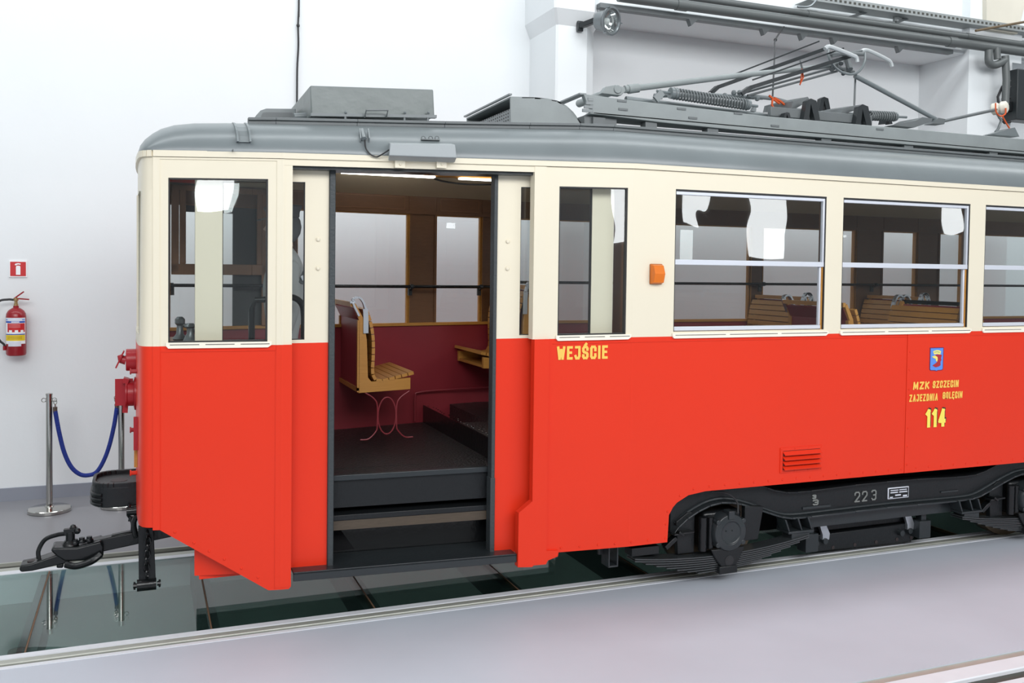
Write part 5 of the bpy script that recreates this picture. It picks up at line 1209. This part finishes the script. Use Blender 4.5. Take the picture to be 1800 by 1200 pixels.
# --- driver figure ------------------------------------------------------------------------------------
def person():
    t = thing('person', 'person in pale grey uniform and dark cap standing behind the narrow door glass', 'person', (.835, 6.0, FZ))
    def skin(name, verts, edges, rad, mt, parent, sub=2):
        me = bpy.data.meshes.new(name); me.from_pydata(verts, edges, []); me.materials.append(mt)
        o = bpy.data.objects.new(name, me); COL.objects.link(o); o.parent = parent
        md = o.modifiers.new('skin', 'SKIN'); md.use_smooth_shade = True
        for v, r in zip(me.skin_vertices[0].data, rad): v.radius = r if isinstance(r, tuple) else (r, r)
        me.skin_vertices[0].data[0].use_root = True
        sd = o.modifiers.new('sub', 'SUBSURF'); sd.levels = sub; sd.render_levels = sub
        return o
    # facing -x; the left side is towards the open door
    V = [(0, 0, .82), (0, 0, .98), (0, 0, 1.14), (.01, 0, 1.27), (.01, 0, 1.36),
         (0, -.09, .76), (-.01, -.10, .42), (.02, -.10, .07), (-.10, -.11, .03),
         (0, .09, .76), (-.01, .10, .42), (.02, .10, .07), (-.10, .11, .03),
         (.02, -.165, 1.235), (.035, -.215, .97), (-.03, -.215, .74), (.02, .165, 1.235), (.035, .215, .97), (-.03, .215, .74)]
    E_ = [(0, 1), (1, 2), (2, 3), (3, 4), (0, 5), (5, 6), (6, 7), (7, 8), (0, 9), (9, 10), (10, 11), (11, 12), (3, 13), (13, 14), (14, 15), (3, 16), (16, 17), (17, 18)]
    Rr = [(.14, .12), (.135, .11), (.15, .12), (.13, .105), .052, .085, .062, .045, .036, .085, .062, .045, .036, .065, .05, .034, .065, .05, .034]
    skin('body', V, E_, Rr, UNIF, t)
    # head with face
    h = MB(); h.ball((-.01, 0, 1.46), .10, 20, (.98, .80, 1.20)); h.tube([(.01, 0, 1.33), (.0, 0, 1.40)], .05, 12)
    h.prism([(-.10, -.012, 1.475), (-.10, .012, 1.475), (-.128, .010, 1.44), (-.128, -.010, 1.44)], (.02, 0, -.012))
    for s_ in (-1, 1): h.ball((.01, s_*.083, 1.455), .028, 8, (.7, .35, 1.1))
    hd = h.build('head', SKIN, t, smooth=80)
    for s_ in (-1, 1): MB().ball((-.098, s_*.032, 1.475), .009, 8).build('eye', SHADOWB, hd)
    MB().tube([(-.107, -.022, 1.405), (-.110, 0, 1.403), (-.107, .022, 1.405)], .005, 6).build('mouth', EXTR, hd)
    MB().ball((.018, 0, 1.46), .098, 16, (.96, .86, 1.12)).build('hair', CAPM, hd)
    k = MB(); k.lathe([(.098, 0), (.102, .03), (.12, .065), (.115, .075), (.05, .085), (.0, .086)], (-.0, 0, 1.515), (-.08, 0, 1), 28); k.prism([(-.07, -.07, 1.515), (-.15, -.05, 1.495), (-.17, 0, 1.49), (-.15, .05, 1.495), (-.07, .07, 1.515)], (0, 0, .008)); k.build('cap', CAPM, t)
    for s_, hx_ in ((-1, -.20), (1, -.20)):
        c = Vector((0, 0, 0))
        vs = [c+Vector((.02, 0, .01)), c+Vector((-.035, 0, .0))]; ed = [(0, 1)]; rd = [(.022, .03), (.018, .036)]
        for i in range(4):
            b = c+Vector((-.055, (i-1.5)*.019, .004)); l_ = (.060, .072, .066, .052)[i]
            vs += [b, b+Vector((-l_*.45, 0, -.012)), b+Vector((-l_*.75, 0, -.04))]; n_ = len(vs); ed += [(1, n_-3), (n_-3, n_-2), (n_-2, n_-1)]; rd += [.0095, .009, .008]
        b = c+Vector((-.01, -s_*.03, .0)); vs += [b, b+Vector((-.035, -s_*.018, -.012)), b+Vector((-.058, -s_*.012, -.03))]; n_ = len(vs); ed += [(0, n_-3), (n_-3, n_-2), (n_-2, n_-1)]; rd += [.012, .0105, .009]
        vs = [Vector((-.035+v.z*1.0, s_*.215+v.y*.0-v.y*0+v.z*0, .735+v.x)) + Vector((v.y*.95, 0, 0)) for v in vs]
        skin('hand', [tuple(v) for v in vs], ed, rd, SKIN, t, 2)
    MB().bar((.085, -.225, 1.10), (.115, -.20, 1.17), .055, .012, up=(0, -1, 0)).build('shoulder_badge', CAPM, t, bevel=.002)
    MB().bar((.075, -.234, 1.135), (.10, -.222, 1.145), .03, .01, up=(0, -1, 0)).build('badge_print', TIN, t)
    for s_ in (-1, 1): MB().ball((-.05, s_*.105, .035), .05, 12, (2.5, .9, .7)).build('shoe', BLACK, t)
person()
